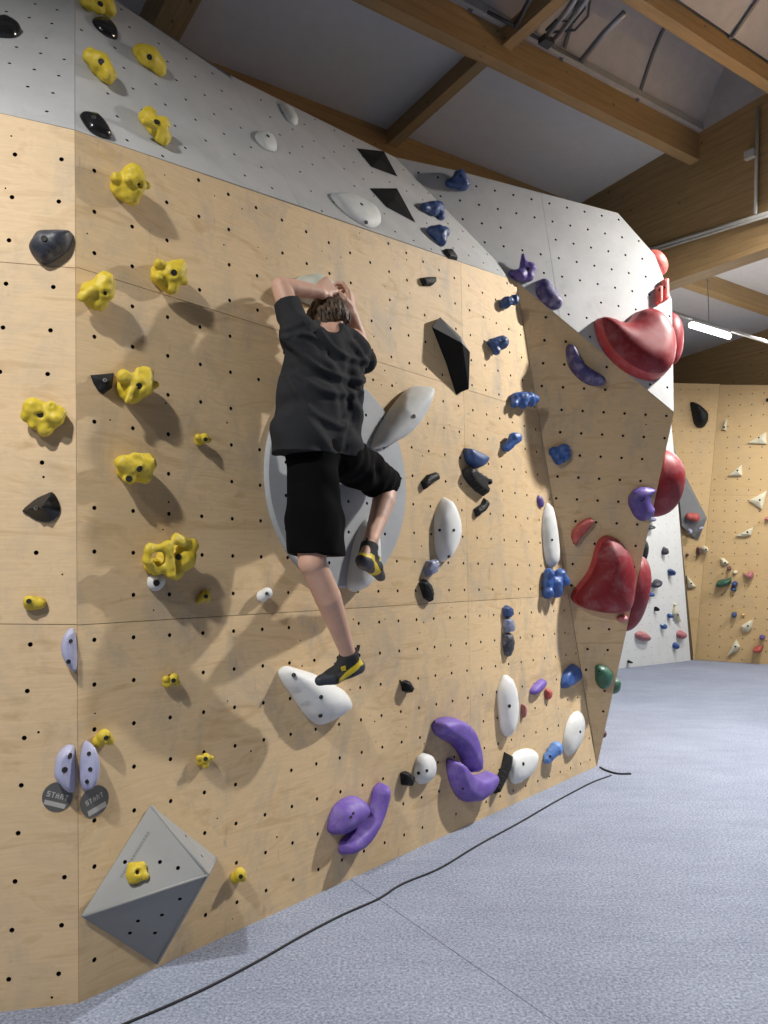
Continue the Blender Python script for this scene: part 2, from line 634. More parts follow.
def vnormals(V, Q):
    N = np.zeros_like(V)
    a = np.cross(V[Q[:, 2]] - V[Q[:, 0]], V[Q[:, 3]] - V[Q[:, 1]])
    for i in range(4):
        np.add.at(N, Q[:, i], a)
    return N / np.maximum(np.linalg.norm(N, axis=1, keepdims=True), 1e-12)

def relax(V, Q, it=1, w=.5):
    for _ in range(it):
        acc = np.zeros_like(V); cnt = np.zeros(len(V))
        for i in range(4):
            for j in (1, 3):
                np.add.at(acc, Q[:, i], V[Q[:, (i + j) % 4]])
                np.add.at(cnt, Q[:, i], 1)
        V = V * (1 - w) + w * acc / np.maximum(cnt, 1)[:, None]
    return V

# ================================================================== THE PLACE
GROUND = Frame((0, 0, 0), (0, 0, 1))
GROUND.u, GROUND.v = np.array([1., 0, 0]), np.array([0., 1, 0])
def ground(px, py, z=0.0):
    r = ray(px, py)
    return CAM + r * ((z - 1.5) / r[2])

G0, FOOT = ground(79, 1003), ground(597, 766)
um = nrm(FOOT - G0)
nh = np.array([um[1], -um[0], 0])
LEAN = math.radians(1.0)
MAIN = Frame(G0, nh * math.cos(LEAN) + UP * math.sin(LEAN))
TL, AP = MAIN.hit(75, 130), MAIN.hit(516, 281)
# side wall that overhangs beyond the crease
crease = nrm(AP - FOOT)
nC = np.cross(hd(88), crease)
SIDE = Frame(FOOT, nC if nC[1] < 0 else -nC)
RT = SIDE.hit(674, 412)
# grey band above the wood, leaning back
e = nrm(AP - TL)
b = np.cross(e, MAIN.n)
th = math.radians(-31.3)
BAND = Frame(AP, MAIN.n * math.cos(th) + b * math.sin(th))
QP = BAND.hit(395, 157)
nW = np.cross(AP - QP, RT - QP)
PROW = Frame(AP, nW if nW[1] < 0 else -nW)
# wall left of the corner
CB, CT = MAIN.hit(79, 1003), TL
nl = np.cross(hd(77.5), CT - CB)
LEFT = Frame(CB, nl if nl[1] < 0 else -nl)
LT = LEFT.hit(0, 113)
B0 = BAND.hit(75, 0)
nb_ = np.cross(CT - LT, B0 - CT)
LBAND = Frame(CT, nb_ if nb_[1] < 0 else -nb_)
print('PROW n', PROW.n, 'BAND n', BAND.n, 'SIDE n', SIDE.n, 'LBAND n', LBAND.n, 'Q', QP, 'RT', RT)

def P2(fr, pts):
    return [fr.uv(*p) for p in pts]

def uv_of(fr, w):
    return fr.loc(w)[:2]

# --- walls
s1, s2 = MAIN.uv(78, 625), MAIN.uv(76, 267)
vs_ = MAIN.uv(466, 500)
wall_mesh('wall_main', MAIN, [MAIN.uv(79, 1009), MAIN.uv(597, 768), uv_of(MAIN, AP), uv_of(MAIN, TL)],
          [(s1, s1 + [1, 0]), (s2, s2 + [1, .0]), (vs_, vs_ + [0, 1])],
          ((94.4, 170.7), (198.9, 216.4), 3, (94.4, 253.1), 2), 'birch_plywood', extra=150)
# side wall: its lower tip is a separate board
st = SIDE.uv(600, 643)
wall_mesh('wall_side', SIDE, [uv_of(SIDE, FOOT), uv_of(SIDE, RT), uv_of(SIDE, AP)],
          [(st, st + [1, 0])], ((541.8, 386), (626.2, 391), 4, (539.2, 431), 2), 'birch_plywood', extra=10, hole_r=.010)
lc = [LEFT.uv(79, 1009), uv_of(LEFT, CT), LEFT.uv(0, 113), LEFT.uv(-260, 55), LEFT.uv(-260, 1050)]
ls1, ls2 = LEFT.uv(78, 624.5), LEFT.uv(76, 268)
wall_mesh('wall_left', LEFT, lc, [(ls1, LEFT.uv(0, 624)), (ls2, LEFT.uv(0, 262))],
          ((53.3, 287), (6, 283.7), 1, (47.7, 374), 2), 'birch_clean', extra=70)
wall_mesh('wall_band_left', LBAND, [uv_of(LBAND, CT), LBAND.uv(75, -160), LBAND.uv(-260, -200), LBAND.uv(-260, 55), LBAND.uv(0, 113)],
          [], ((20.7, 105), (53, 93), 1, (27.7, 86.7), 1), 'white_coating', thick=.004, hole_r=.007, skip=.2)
bm_ = BAND.uv(300, 206)
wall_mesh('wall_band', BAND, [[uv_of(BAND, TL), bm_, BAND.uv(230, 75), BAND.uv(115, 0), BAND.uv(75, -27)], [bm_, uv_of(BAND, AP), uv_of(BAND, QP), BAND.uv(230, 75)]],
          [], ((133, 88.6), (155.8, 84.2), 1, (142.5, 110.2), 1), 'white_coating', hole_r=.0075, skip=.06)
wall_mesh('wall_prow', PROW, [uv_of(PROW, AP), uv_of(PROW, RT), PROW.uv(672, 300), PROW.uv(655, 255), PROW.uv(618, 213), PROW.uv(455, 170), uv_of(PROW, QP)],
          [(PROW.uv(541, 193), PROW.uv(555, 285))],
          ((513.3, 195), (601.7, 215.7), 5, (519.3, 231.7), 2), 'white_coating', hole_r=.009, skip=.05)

# --- backs of the boulder: closed faces behind the silhouettes
def back_faces(name, ring, d, mat, thick=0.0):
    mb = MB()
    d = np.asarray(d, float)
    for a, b2 in zip(ring[:-1], ring[1:]):
        l = np.linalg.norm(b2 - a)
        L = np.linalg.norm(d)
        mb.add([a, b2, b2 + d, a + d], [(0, 1, 2, 3)], [(0, 0), (l, 0), (l, L), (0, L)])
    o = mb.build(name, [mat])
    return struct(o)
W1p, W2p, W3p = PROW.hit(672, 300), PROW.hit(655, 255), PROW.hit(618, 213)
sback = hd(11.5) * 2.6
back_faces('wall_side_return', [FOOT, RT], sback, 'birch_plywood')
back_faces('wall_prow_return', [RT, W1p, W2p, W3p], sback, 'white_coating')
tops = [W3p, PROW.hit(455, 170), QP, BAND.hit(230, 75), BAND.hit(115, 0), BAND.hit(75, -27)]
back_faces('wall_top_cap', tops, np.array([-.35, .9, -.05]) * .8, 'white_coating')

# --- floor: carpeted mats with seams
def floor():
    mb = MB()
    big = [np.array(p, float) for p in ((-9, -6), (14, -6), (14, 20), (-9, 20))]
    polys = [big]
    polys = split(polys, ground(380, 900)[:2], ground(545, 1015)[:2])
    for p in polys:
        p = inset(p, .0022)
        mb.add([(q[0], q[1], 0) for q in p], [tuple(range(len(p)))], p)
        n = len(p)
        mb.add([(q[0], q[1], 0) for q in p] + [(q[0], q[1], -.03) for q in p], [(i + n, (i + 1) % n + n, (i + 1) % n, i) for i in range(n)])
    mb.add([(q[0], q[1], -.03) for q in big], [(0, 1, 2, 3)], None, 1)
    return struct(mb.build('floor', ['carpet', 'hole_dark']))
floor()

# ================================================================== HOLDS
HOLDS = {}
def bolt_part(root, fr, a0, c, kind, r=.009):
    """bolt sunk in its hole: c = (u, v, n[, normal]) on plane fr, a0 = the root's plane position"""
    mb = MB()
    p0 = np.array([c[0] - a0[0], c[1] - a0[1], c[2]])
    nn = nrm(c[3]) if len(c) > 3 else np.array([0, 0, 1.0])
    ex = nrm(np.cross(np.array([.1, 1, 0]), nn))
    ey = np.cross(nn, ex)
    seg = 12
    def ring(rr, zz):
        return [p0 + ex * rr * math.cos(2 * math.pi * k / seg) + ey * rr * math.sin(2 * math.pi * k / seg) + nn * zz for k in range(seg)]
    vs = ring(r * 1.25, .0022) + ring(r * 1.25, -.004) + ring(r, .0026) + ring(r * .62, .0018)
    fs = [(k, (k + 1) % seg, seg * 2 + (k + 1) % seg, seg * 2 + k) for k in range(seg)]
    fs += [(seg + k, seg + (k + 1) % seg, (k + 1) % seg, k) for k in range(seg)]
    fs += [(seg * 2 + k, seg * 2 + (k + 1) % seg, seg * 3 + (k + 1) % seg, seg * 3 + k) for k in range(seg)]
    mb.add(vs, fs, None, 0)
    mb.add(ring(r * .62, .0018), [tuple(range(seg))], None, 1)
    return mb.build('bolt', ['bolt_steel' if kind == 'steel' else 'bolt_dark', 'bolt_dark'], root)

def finish(name, label, fr, a0, V, Q, mat, cat, group, smooth, bolts, fmat=None, bolt_kind='dark', part='grip', bolt_r=.009):
    root = empty(name, fr.mat(*a0))
    tag(root, label, cat, group)
    mesh_obj(part, V, Q, mat, root, smooth, fmat)
    for c in bolts:
        bolt_part(root, fr, a0, c, bolt_kind, bolt_r)
    return root

def resample(pts, n, closed=True):
    """closed Catmull-Rom through pts, n samples per span"""
    out = []
    m = len(pts)
    for i in range(m):
        p0, p1, p2, p3 = (np.asarray(pts[(i + k - 1) % m], float) for k in range(4))
        for k in range(n):
            t = k / n
            out.append(.5 * ((2 * p1) + (-p0 + p2) * t + (2 * p0 - 5 * p1 + 4 * p2 - p3) * t * t + (-p0 + 3 * p1 - 3 * p2 + p3) * t ** 3))
    return out

def seg_dist(P, poly):
    d = np.full(len(P), 1e9)
    for i in range(len(poly)):
        a, b2 = poly[i], poly[(i + 1) % len(poly)]
        ab = b2 - a
        t = np.clip(((P - a) @ ab) / max(ab @ ab, 1e-12), 0, 1)
        d = np.minimum(d, np.linalg.norm(P - a - t[:, None] * ab, axis=1))
    return d

def poly_in(P, poly):
    ins = np.zeros(len(P), bool)
    for i in range(len(poly)):
        a, b2 = poly[i], poly[(i + 1) % len(poly)]
        c = (a[1] > P[:, 1]) != (b2[1] > P[:, 1])
        with np.errstate(divide='ignore', invalid='ignore'):
            x = a[0] + (P[:, 1] - a[1]) * (b2[0] - a[0]) / (b2[1] - a[1])
        ins ^= c & (P[:, 0] < x)
    return ins

def seen(fr, a0, V, q, F=None):
    """the surface point of a hold that lies under picture point q, for its bolt"""
    W = fr.P + np.outer(V[:, 0] + a0[0], fr.u) + np.outer(V[:, 1] + a0[1], fr.v) + np.outer(V[:, 2], fr.n)
    P = proj_all(W)
    d = np.hypot(P[:, 0] - q[0], P[:, 1] - q[1])
    r = max(d.min() * 1.6, 1.6)
    i = int(np.argmin(np.where(d < r, P[:, 2], 1e9)))
    nn = np.array([0, 0, 1.0])
    if F is not None:
        dd = np.linalg.norm(V - V[i], axis=1)
        near = dd < max(.011, np.partition(dd, 6)[6])
        nn = nrm(F[near].sum(axis=0) + np.array([0, 0, .3]))
    return (V[i, 0] + a0[0], V[i, 1] + a0[1], V[i, 2] + .0006, nn)

def sloper(name, label, mat, fr, outline, h, dm=None, prof='round', bolts=(), cat='climbing hold', group=None, soft=3, off=.15, tilt=(0, 0),
           edge=.12, bolt_kind='dark', lip=None, wob=0.0, bolt_r=.009, grid=20, rim=None):
    """a hold whose outline is traced on its wall and which swells out by h metres towards the middle"""
    pts = [fr.uv(p[0], p[1], h * off) for p in outline]
    poly = resample(pts, soft) if soft else [np.asarray(p, float) for p in pts]
    if not soft:       # densify straight edges
        q = []
        for i in range(len(poly)):
            a, b2 = poly[i], poly[(i + 1) % len(poly)]
            for k in range(4):
                q.append(a + (b2 - a) * k / 4)
        poly = q
    if area2(poly) < 0:
        poly = poly[::-1]
    A = np.array(poly)
    a0 = A.mean(axis=0)
    A = A - a0
    lo, hi = A.min(axis=0), A.max(axis=0)
    size = max(hi - lo)
    gs = size / grid
    X, Y = np.meshgrid(np.arange(lo[0] + gs / 2, hi[0], gs), np.arange(lo[1] + gs / 2, hi[1], gs))
    X[::2] += gs / 2
    G = np.stack([X.ravel(), Y.ravel()], axis=1)
    G = G[poly_in(G, A)]
    if len(G):
        G = G[seg_dist(G, A) > gs * .45]
    n = len(A)
    ce = [(i, (i + 1) % n) for i in range(n)]
    R = np.zeros((0, 2))
    if rim:
        rw = rim[1] * size
        t = np.roll(A, -1, axis=0) - np.roll(A, 1, axis=0)
        t /= np.linalg.norm(t, axis=1, keepdims=True)
        R = A + rw * np.stack([-t[:, 1], t[:, 0]], axis=1)
        ce += [(n + i, n + (i + 1) % n) for i in range(n)]
        G = G[seg_dist(G, R) > gs * .4]
        G = G[seg_dist(G, A) > rw]
    vs = [Vector((float(p[0]), float(p[1]))) for p in list(A) + list(R) + list(G)]
    ov, oe, of, _1, _2, _3 = delaunay_2d_cdt(vs, ce, [], 1, 1e-7)
    V2 = np.array([(p.x, p.y) for p in ov])
    d = seg_dist(V2, A)
    dmax = dm if dm else d.max()
    x = np.clip(d / dmax, 0, 1)
    if prof == 'round':
        z = np.sqrt(np.maximum(0, 1 - (1 - x) ** 2))
    elif prof == 'flat':
        x2 = np.clip(d / (dmax * .35), 0, 1)
        z = np.sqrt(np.maximum(0, 1 - (1 - x2) ** 2)) * (.75 + .25 * x)
    else:
        z = x
    sc = 1 + tilt[0] * V2[:, 0] / (size / 2) + tilt[1] * V2[:, 1] / (size / 2)
    z = h * (edge + (1 - edge) * z) * sc
    if wob:
        z = z + np.array([noise.noise(Vector((p[0] * 22, p[1] * 22, len(label)))) for p in V2]) * wob * np.clip(x * 2, 0, 1)
    z = np.maximum(z, .004)
    V = [(p[0], p[1], zz) for p, zz in zip(V2, z)]
    F, fm = [], []
    for t in of:
        t = list(t)
        if area2([V2[i] for i in t]) < 0:
            t = t[::-1]
        F.append(tuple(t))
    # skirt down to the wall
    bidx = [int(np.argmin(np.hypot(*(V2 - p).T))) for p in A]
    nb = len(V)
    V += [(V2[i][0], V2[i][1], .0015) for i in bidx]
    for i in range(n):
        F.append((nb + i, nb + (i + 1) % n, bidx[(i + 1) % n], bidx[i]))
    F.append(tuple(nb + i for i in range(n - 1, -1, -1)))
    NV = np.zeros((len(V), 3))
    VA = np.array(V)
    for f in F[:len(of)]:
        c3 = np.cross(VA[f[1]] - VA[f[0]], VA[f[2]] - VA[f[0]])
        for i in f:
            NV[i] += c3
    bl = [seen(fr, a0, VA, q, NV / np.maximum(np.linalg.norm(NV, axis=1, keepdims=True), 1e-12)) for q in bolts]
    mats = [mat]
    if rim:
        mats = [mat, rim[0]]
        fm = [1 if d[list(f)].max() < rim[1] * size * 1.15 else 0 for f in F[:len(of)]] + [1] * (len(F) - len(of))
    o = finish(name, label, fr, a0, V, F, mats, cat, group, prof != 'facet' and soft > 0, bl, fm if rim else None, bolt_kind, 'grip', bolt_r)
    return o

def jug(name, label, mat, fr, base, prims, h=None, k=.012, bolts=(), cat='climbing hold', group=None, rough=.0, bolt_kind='dark', bolt_r=.010, fine=26):
    """a moulded hold built from blended rounds. prims: (sign, px, py, n, r_px[, px2, py2, n2, r_px2]) where n is metres off the wall"""
    a0 = fr.uv(*base)
    sc = depth_of(fr.hit(*base)) / FPX
    L = []
    for p in prims:
        a = np.append(fr.uv(p[1], p[2], p[3]) - a0, p[3])
        if len(p) > 5:
            b2 = np.append(fr.uv(p[5], p[6], p[7]) - a0, p[7])
            L.append((p[0], a, b2, p[4] * sc, p[8] * sc))
        else:
            L.append((p[0], a, a, p[4] * sc, p[4] * sc))
    lo = np.min([np.minimum(a, b2) - max(ra, rb) for s, a, b2, ra, rb in L if s > 0], axis=0)
    hi = np.max([np.maximum(a, b2) + max(ra, rb) for s, a, b2, ra, rb in L if s > 0], axis=0)
    lo[2] = 0
    vox = max(hi - lo) / fine
    fld = Field(lo, hi, vox)
    for s, a, b2, ra, rb in L:
        fld.cone(a, b2, ra, rb, k if s > 0 else k * .3, s < 0)
    fld.cut((0, 0, .0015), (0, 0, -1))
    V, Q = fld.mesh()
    V = relax(V, Q, 1, .4)
    if rough:
        N = vnormals(V, Q)
        for i in range(len(V)):
            V[i] += N[i] * rough * noise.noise(Vector(V[i] * 45 + np.array([len(label), a0[0], a0[1]])))
    V[:, 2] = np.maximum(V[:, 2], .0015)
    NV = vnormals(V, Q)
    bl = [seen(fr, a0, V, q, NV) for q in bolts]
    return finish(name, label, fr, a0, V, Q, mat, cat, group, True, bl, None, bolt_kind, 'grip', bolt_r)

def faceted(name, label, mats, fr, base, verts, faces, bolts=(), cat='climbing hold', group=None, fmat=None, part='body', holes=None, bev=.004, bolt_kind='dark', bolt_r=.009):
    """an angular volume: verts = (px, py, n) metres off the wall"""
    a0 = fr.uv(*base)
    V = [tuple(np.append(fr.uv(x, y, n) - a0, n)) for x, y, n in verts]
    root = empty(name, fr.mat(*a0))
    tag(root, label, cat, group)
    F = []
    cen = np.mean(np.array(V), axis=0)
    for f in faces:
        p = [np.array(V[i]) for i in f]
        nn = np.cross(p[1] - p[0], p[2] - p[0])
        if np.dot(nn, p[0] - cen) < 0:
            f = f[::-1]
        F.append(f)
    o = mesh_obj(part, V, F, mats, root, False, fmat)
    if bev:
        md = o.modifiers.new('edge', 'BEVEL')
        md.width = bev
        md.segments = 2
        md.limit_method = 'ANGLE'
        md.angle_limit = .2
    for c in bolts:
        p = fr.uv(c[0], c[1], c[2])
        bolt_part(root, fr, a0, (p[0], p[1], c[2]), bolt_kind, bolt_r)
    return root

# ================================================================== yellow jugs of the big route
YG = 'yellow jug holds of one route'
def Y(label, fr, base, prims, bolts, name='climbing_hold', rough=.005, k=.018, fine=34):
    prims = [tuple(v * .92 if i in (3, 7) else v for i, v in enumerate(p)) for p in prims]
    return jug(name, label, 'yellow_resin', fr, base, prims, None, k, bolts, 'climbing hold', YG, rough, 'dark', .010, fine)
Y('yellow jug cut off by the top of the picture, above a black lens hold', BAND, (96, 8),
  [(1, 96, -2, .04, 13, 106, 5, .04, 9), (1, 88, 1, .04, 8), (1, 111, 11, .03, 5), (-1, 100, 0, .09, 4), (1, 99, 8, .05, 6)], [(101, 3)])
Y('yellow knobbly jug with two pockets on the grey band, nearest the corner edge', BAND, (94, 66),
  [(1, 92, 58, .03, 9, 107, 74, .035, 9), (1, 99, 62, .055, 10), (1, 88, 56, .05, 5), (1, 108, 76, .05, 5), (1, 103, 58, .07, 4, 108, 70, .07, 4), (-1, 102, 61, .09, 3.5), (-1, 91, 57, .075, 2.6)], [(102, 61)])
Y('yellow low rounded hold high on the grey band, right of the two-pocket jug', BAND, (147, 62),
  [(1, 143, 55, .015, 10, 156, 66, .015, 10), (1, 149, 59, .03, 12), (1, 140, 52, .02, 6), (1, 159, 70, .02, 6)], [(150, 58)])
Y('yellow jug with a ledge across it, just above the wood edge on the grey band', BAND, (150, 130),
  [(1, 148, 118, .03, 9, 162, 136, .03, 9), (1, 145, 122, .06, 4, 163, 128, .065, 4), (1, 150, 112, .04, 6), (1, 163, 124, .05, 7), (-1, 158, 122, .09, 4), (-1, 149, 128, .08, 4)], [(158, 121)])
Y('topmost yellow jug on the wood, bulbous head above a knob like a beak', MAIN, (121, 188),
  [(1, 122, 188, .02, 12, 133, 182, .065, 13), (1, 134, 173, .085, 9), (1, 116, 178, .055, 5), (1, 146, 185, .05, 4.5), (1, 131, 196, .045, 9), (1, 128, 180, .10, 3), (-1, 124, 186, .09, 4.5), (-1, 140, 185, .105, 3)], [(139, 185)])
Y('yellow jug with a side snout across the upper wood seam next to the corner', MAIN, (90, 296),
  [(1, 92, 294, .02, 12, 102, 290, .065, 12), (1, 105, 281, .08, 9), (1, 83, 297, .055, 5), (1, 97, 302, .045, 9), (1, 112, 283, .065, 4), (1, 91, 291, .075, 5), (-1, 106, 294, .105, 3), (-1, 90, 300, .09, 2.5)], [(106, 293)])
Y('yellow squarish jug with a round finger pocket above the upper wood seam', MAIN, (163, 278),
  [(1, 163, 276, .02, 13, 173, 274, .06, 12), (1, 159, 264, .065, 5), (1, 159, 278, .06, 5), (1, 179, 267, .07, 8), (1, 171, 288, .045, 7), (1, 183, 280, .05, 5), (-1, 174, 274, .11, 5), (-1, 165, 269, .095, 4)], [(174, 274)])
Y('yellow jug with a coiled disc and a diagonal ridge beside the small black wedge', MAIN, (129, 388),
  [(1, 130, 388, .02, 14, 140, 385, .06, 13), (1, 124, 376, .07, 7), (-1, 124, 376, .105, 3.2), (1, 139, 371, .085, 3.5, 127, 401, .075, 2.8), (1, 154, 385, .05, 4.5), (1, 146, 374, .07, 8), (1, 133, 397, .05, 7), (-1, 141, 386, .11, 3.5)], [(140, 386)])
Y('yellow jug with bumps and pockets on the bright wall before the corner', LEFT, (43, 418),
  [(1, 38, 414, .03, 13, 52, 416, .03, 12), (1, 33, 407, .055, 9), (1, 52, 406, .06, 4.5), (1, 57, 419, .06, 4.5), (1, 33, 425, .05, 4), (1, 25, 416, .05, 4), (1, 45, 430, .035, 7), (1, 61, 412, .04, 5), (-1, 41, 416, .085, 5), (-1, 51, 405, .08, 2.5), (-1, 57, 419, .085, 2)], [(41, 416)])
Y('yellow jug with ribs between two rounded lobes, below the coiled disc jug', MAIN, (128, 470),
  [(1, 130, 469, .02, 14, 139, 467, .05, 12), (1, 123, 463, .065, 8), (1, 146, 463, .065, 10), (1, 130, 457, .08, 2.4, 128, 470, .08, 2.4), (1, 134.5, 455, .085, 2.4, 132.5, 470, .085, 2.4), (1, 139, 455, .09, 2.4, 137, 469, .09, 2.4),
   (1, 129, 478, .06, 6), (1, 144, 477, .05, 7), (-1, 140, 471, .105, 3.4)], [(140, 470), (130, 478)])
Y('largest yellow jug with an open loop handle and finned top', MAIN, (165, 560),
  [(1, 170, 560, .02, 15, 182, 558, .06, 13), (1, 168, 545, .11, 5, 171, 574, .09, 5), (1, 176, 538, .10, 5, 184, 541, .09, 5), (1, 174, 541, .11, 2.5, 184, 545, .11, 2.5), (1, 192, 545, .075, 5, 190, 562, .06, 6),
   (1, 188, 541, .09, 2.4, 195, 541, .08, 2.4), (1, 188, 546, .09, 2.4, 196, 547, .08, 2.4), (1, 176, 572, .06, 8),
   (1, 149, 549, .10, 4.5, 148, 560, .09, 4.5), (1, 148, 560, .09, 4.5, 155, 570, .075, 4.5), (1, 155, 570, .075, 4.5, 166, 568, .08, 5), (1, 149, 548, .10, 4, 166, 548, .11, 4),
   (1, 152, 566, .03, 8), (-1, 157, 557, .11, 5.5), (-1, 181, 549, .125, 5), (-1, 178, 557, .13, 3.2)], [(177, 557)], k=.014, fine=38)
jug('foothold', 'pale screw-on disc foothold half hidden beneath the largest yellow jug', 'grey_white_resin', MAIN, (155, 584),
    [(1, 155, 582, .005, 9), (1, 158, 580, .012, 7)], None, .01, [(158, 583)], 'climbing hold')
FG = 'small yellow screw-on footholds'
def YF(label, fr, c, prims, bolt):
    return jug('foothold', label, 'yellow_resin', fr, c, prims, None, .006, [bolt], 'climbing hold', FG, .002, 'dark', .007, 18)
YF('small yellow foothold casting a long shadow, right of the ribbed yellow jug', MAIN, (199, 441), [(1, 199, 441, .01, 5), (1, 204, 438, .035, 5), (1, 198, 437, .03, 3.5), (1, 208, 440, .03, 3.5)], (207, 439))
YF('small yellow leaf-shaped foothold at the lower right of the largest yellow jug', MAIN, (202, 598), [(1, 198, 602, .012, 2.5, 206, 594, .02, 4.5), (1, 207, 598, .015, 4)], (207, 597))
YF('small yellow barrel foothold on the bright wall above its lower seam', LEFT, (34, 604), [(1, 31, 603, .012, 7.5, 40, 603, .012, 6), (1, 29, 601, .03, 5.5), (-1, 30, 601, .055, 3.5)], (30, 601))
YF('small yellow crumpled foothold under the lower wood seam', MAIN, (168, 683), [(1, 167, 683, .01, 5), (1, 174, 678, .025, 5), (1, 166, 679, .02, 3.5), (1, 177, 683, .02, 3.5)], (173, 682))
YF('small yellow foothold touching the upper right of the lavender pair', MAIN, (99, 741), [(1, 99, 741, .01, 6.5), (1, 104, 736, .03, 7), (1, 109, 740, .02, 5), (-1, 108, 740, .05, 3.4)], (107, 739))
YF('small yellow screw-on foothold with two shadows, above the grey pyramid', MAIN, (201, 762), [(1, 201, 761, .01, 5), (1, 206, 758, .03, 5), (1, 199, 758, .02, 3.2), (1, 211, 758, .02, 3.2), (1, 205, 765, .02, 3.5)], (207, 759))
YF('small yellow foothold just above the floor, right of the grey pyramid', MAIN, (235, 878), [(1, 236, 877, .01, 6), (1, 240, 874, .03, 6), (1, 243, 878, .02, 4)], (242, 876))

# ================================================================== black, navy and lavender holds on the left
BG = 'flat black lens holds'
sloper('climbing_hold', 'glossy black hold cut by the picture edge at the top corner', 'black_gloss', LBAND, [(-16, 24), (-4, 21), (8, 21), (17, 25), (22, 30), (15, 36), (0, 36), (-12, 33)], .05, group=BG, soft=3)
sloper('climbing_hold', 'black lens hold directly below the topmost cut-off yellow jug', 'black_gloss', BAND, [(92, 20), (98, 18), (107, 20), (114, 27), (118, 34), (117, 39), (107, 36), (97, 28)], .035, group=BG, soft=3)
sloper('climbing_hold', 'glossy black lens hold on the grey band right at the corner edge', 'black_gloss', BAND, [(80, 114), (86, 114), (95, 116), (104, 124), (109, 131), (111, 138), (100, 136), (90, 130), (83, 121)], .04, group=BG, bolts=[(95, 117)], bolt_kind='steel', bolt_r=.007)
sloper('climbing_hold', 'navy black pitted sloper at the top of the bright wood wall', 'navy_black', LEFT, [(29, 248), (33, 239), (39, 232), (52, 231), (71, 232), (72, 239), (69, 248), (60, 256), (46, 264), (36, 259)], .07, bolts=[(45, 239)], soft=3, wob=.006)
sloper('climbing_hold', 'small black wedge hold beside the coiled yellow jug', 'black_resin', MAIN, [(91, 375), (103, 374), (114, 373), (113, 381), (112, 388), (104, 394), (99, 391), (94, 383)], .045, prof='facet', soft=0, bolts=[(106, 380)], bolt_kind='steel', bolt_r=.006, tilt=(.3, 0))
sloper('climbing_hold', 'glossy black pointed shell hold on the bright wall', 'black_gloss', LEFT, [(22, 511), (29, 504), (37, 498), (46, 494), (52, 492), (57, 498), (60, 507), (58, 516), (48, 522), (36, 520), (28, 515)], .06, bolts=[(36, 508)], bolt_kind='steel', bolt_r=.007, prof='facet', soft=2, tilt=(0, .2))
LG = 'lavender half-moon holds'
sloper('climbing_hold', 'lavender half-moon hold alone on the corner under the lower seam', 'lavender_resin', LEFT, [(61, 650), (62, 640), (66, 632), (71, 628), (75, 632), (76.5, 645), (77, 660), (75, 672), (68, 666), (63, 658)], .06, group=LG, bolts=[(70, 641), (70, 661)], bolt_r=.006)
sloper('climbing_hold', 'lavender half of the low pair on the bright wall side, over the start tag', 'lavender_resin', LEFT, [(54, 770), (56, 757), (61, 749), (68, 745), (74, 747), (74.5, 760), (75, 775), (74, 792), (68, 790), (62, 785), (56, 778)], .075, group=LG, bolts=[(64.5, 770), (70, 757)], bolt_r=.008)
sloper('climbing_hold', 'lavender half of the low pair on the shaded side of the corner', 'lavender_resin', MAIN, [(80.5, 768), (82, 754), (85, 743), (89, 741), (94, 749), (97, 760), (96, 776), (91, 786), (85, 791), (81, 782)], .075, group=LG, bolts=[(87, 752), (90, 769), (86, 783)], dm=.05, bolt_r=.006)

# start tags: printed discs on the wood
FONT = {'S': ['111', '100', '111', '001', '111'], 'T': ['111', '010', '010', '010', '010'], 'A': ['010', '101', '111', '101', '101'], 'R': ['110', '101', '110', '101', '101'],
        'E': ['111', '100', '110', '100', '111'], 'L': ['100', '100', '100', '100', '111'], 'B': ['110', '101', '110', '101', '110'], 'O': ['111', '101', '101', '101', '111'], 'U': ['101', '101', '101', '101', '111'], 'D': ['110', '101', '101', '101', '110']}
def start_tag(label, fr, c, r, rot, lines):
    a0 = fr.uv(*c)
    root = empty('start_tag', fr.mat(*a0))
    tag(root, label, 'sign', 'round start tags')
    seg = 40
    mb = MB()
    top = [(r * math.cos(2 * math.pi * k / seg), r * math.sin(2 * math.pi * k / seg), .0032) for k in range(seg)]
    bot = [(x, y, .0015) for x, y, z in top]
    mb.add(top + bot, [tuple(range(seg))] + [(seg + k, seg + (k + 1) % seg, (k + 1) % seg, k) for k in range(seg)])
    mb.build('disc', ['tag_grey'], root)
    pm = MB()
    cr, sr = math.cos(rot), math.sin(rot)
    def quad(x0, y0, x1, y1, z=.0038):
        pm.add([(x * cr - y * sr, x * sr + y * cr, z) for x, y in ((x0, y0), (x1, y0), (x1, y1), (x0, y1))], [(0, 1, 2, 3)])
    for txt, yy, hh, x0 in lines:
        if txt == '#':
            quad(-x0, yy, x0, yy + hh)
            continue
        px = hh / 5
        wd = len(txt) * 4 * px - px
        for i, ch in enumerate(txt):
            for rr, row in enumerate(FONT[ch]):
                for cc2, bit in enumerate(row):
                    if bit == '1':
                        quad(-wd / 2 + (i * 4 + cc2) * px, yy + (4 - rr) * px, -wd / 2 + (i * 4 + cc2 + 1) * px, yy + (5 - rr) * px)
    pm.build('print', ['tag_print'], root)
start_tag('round grey start tag with white print under the lavender pair, on the bright wall', LEFT, (57.5, 796.5), .050, -.30,
          [('START', -.006, .019, 0), ('#', -.034, .016, .036)])
start_tag('round grey start tag under the lavender pair, on the shaded wall past the corner', MAIN, (94.5, 801), .054, .30,
          [('START', .000, .018, 0), ('#', -.040, .020, .036)])

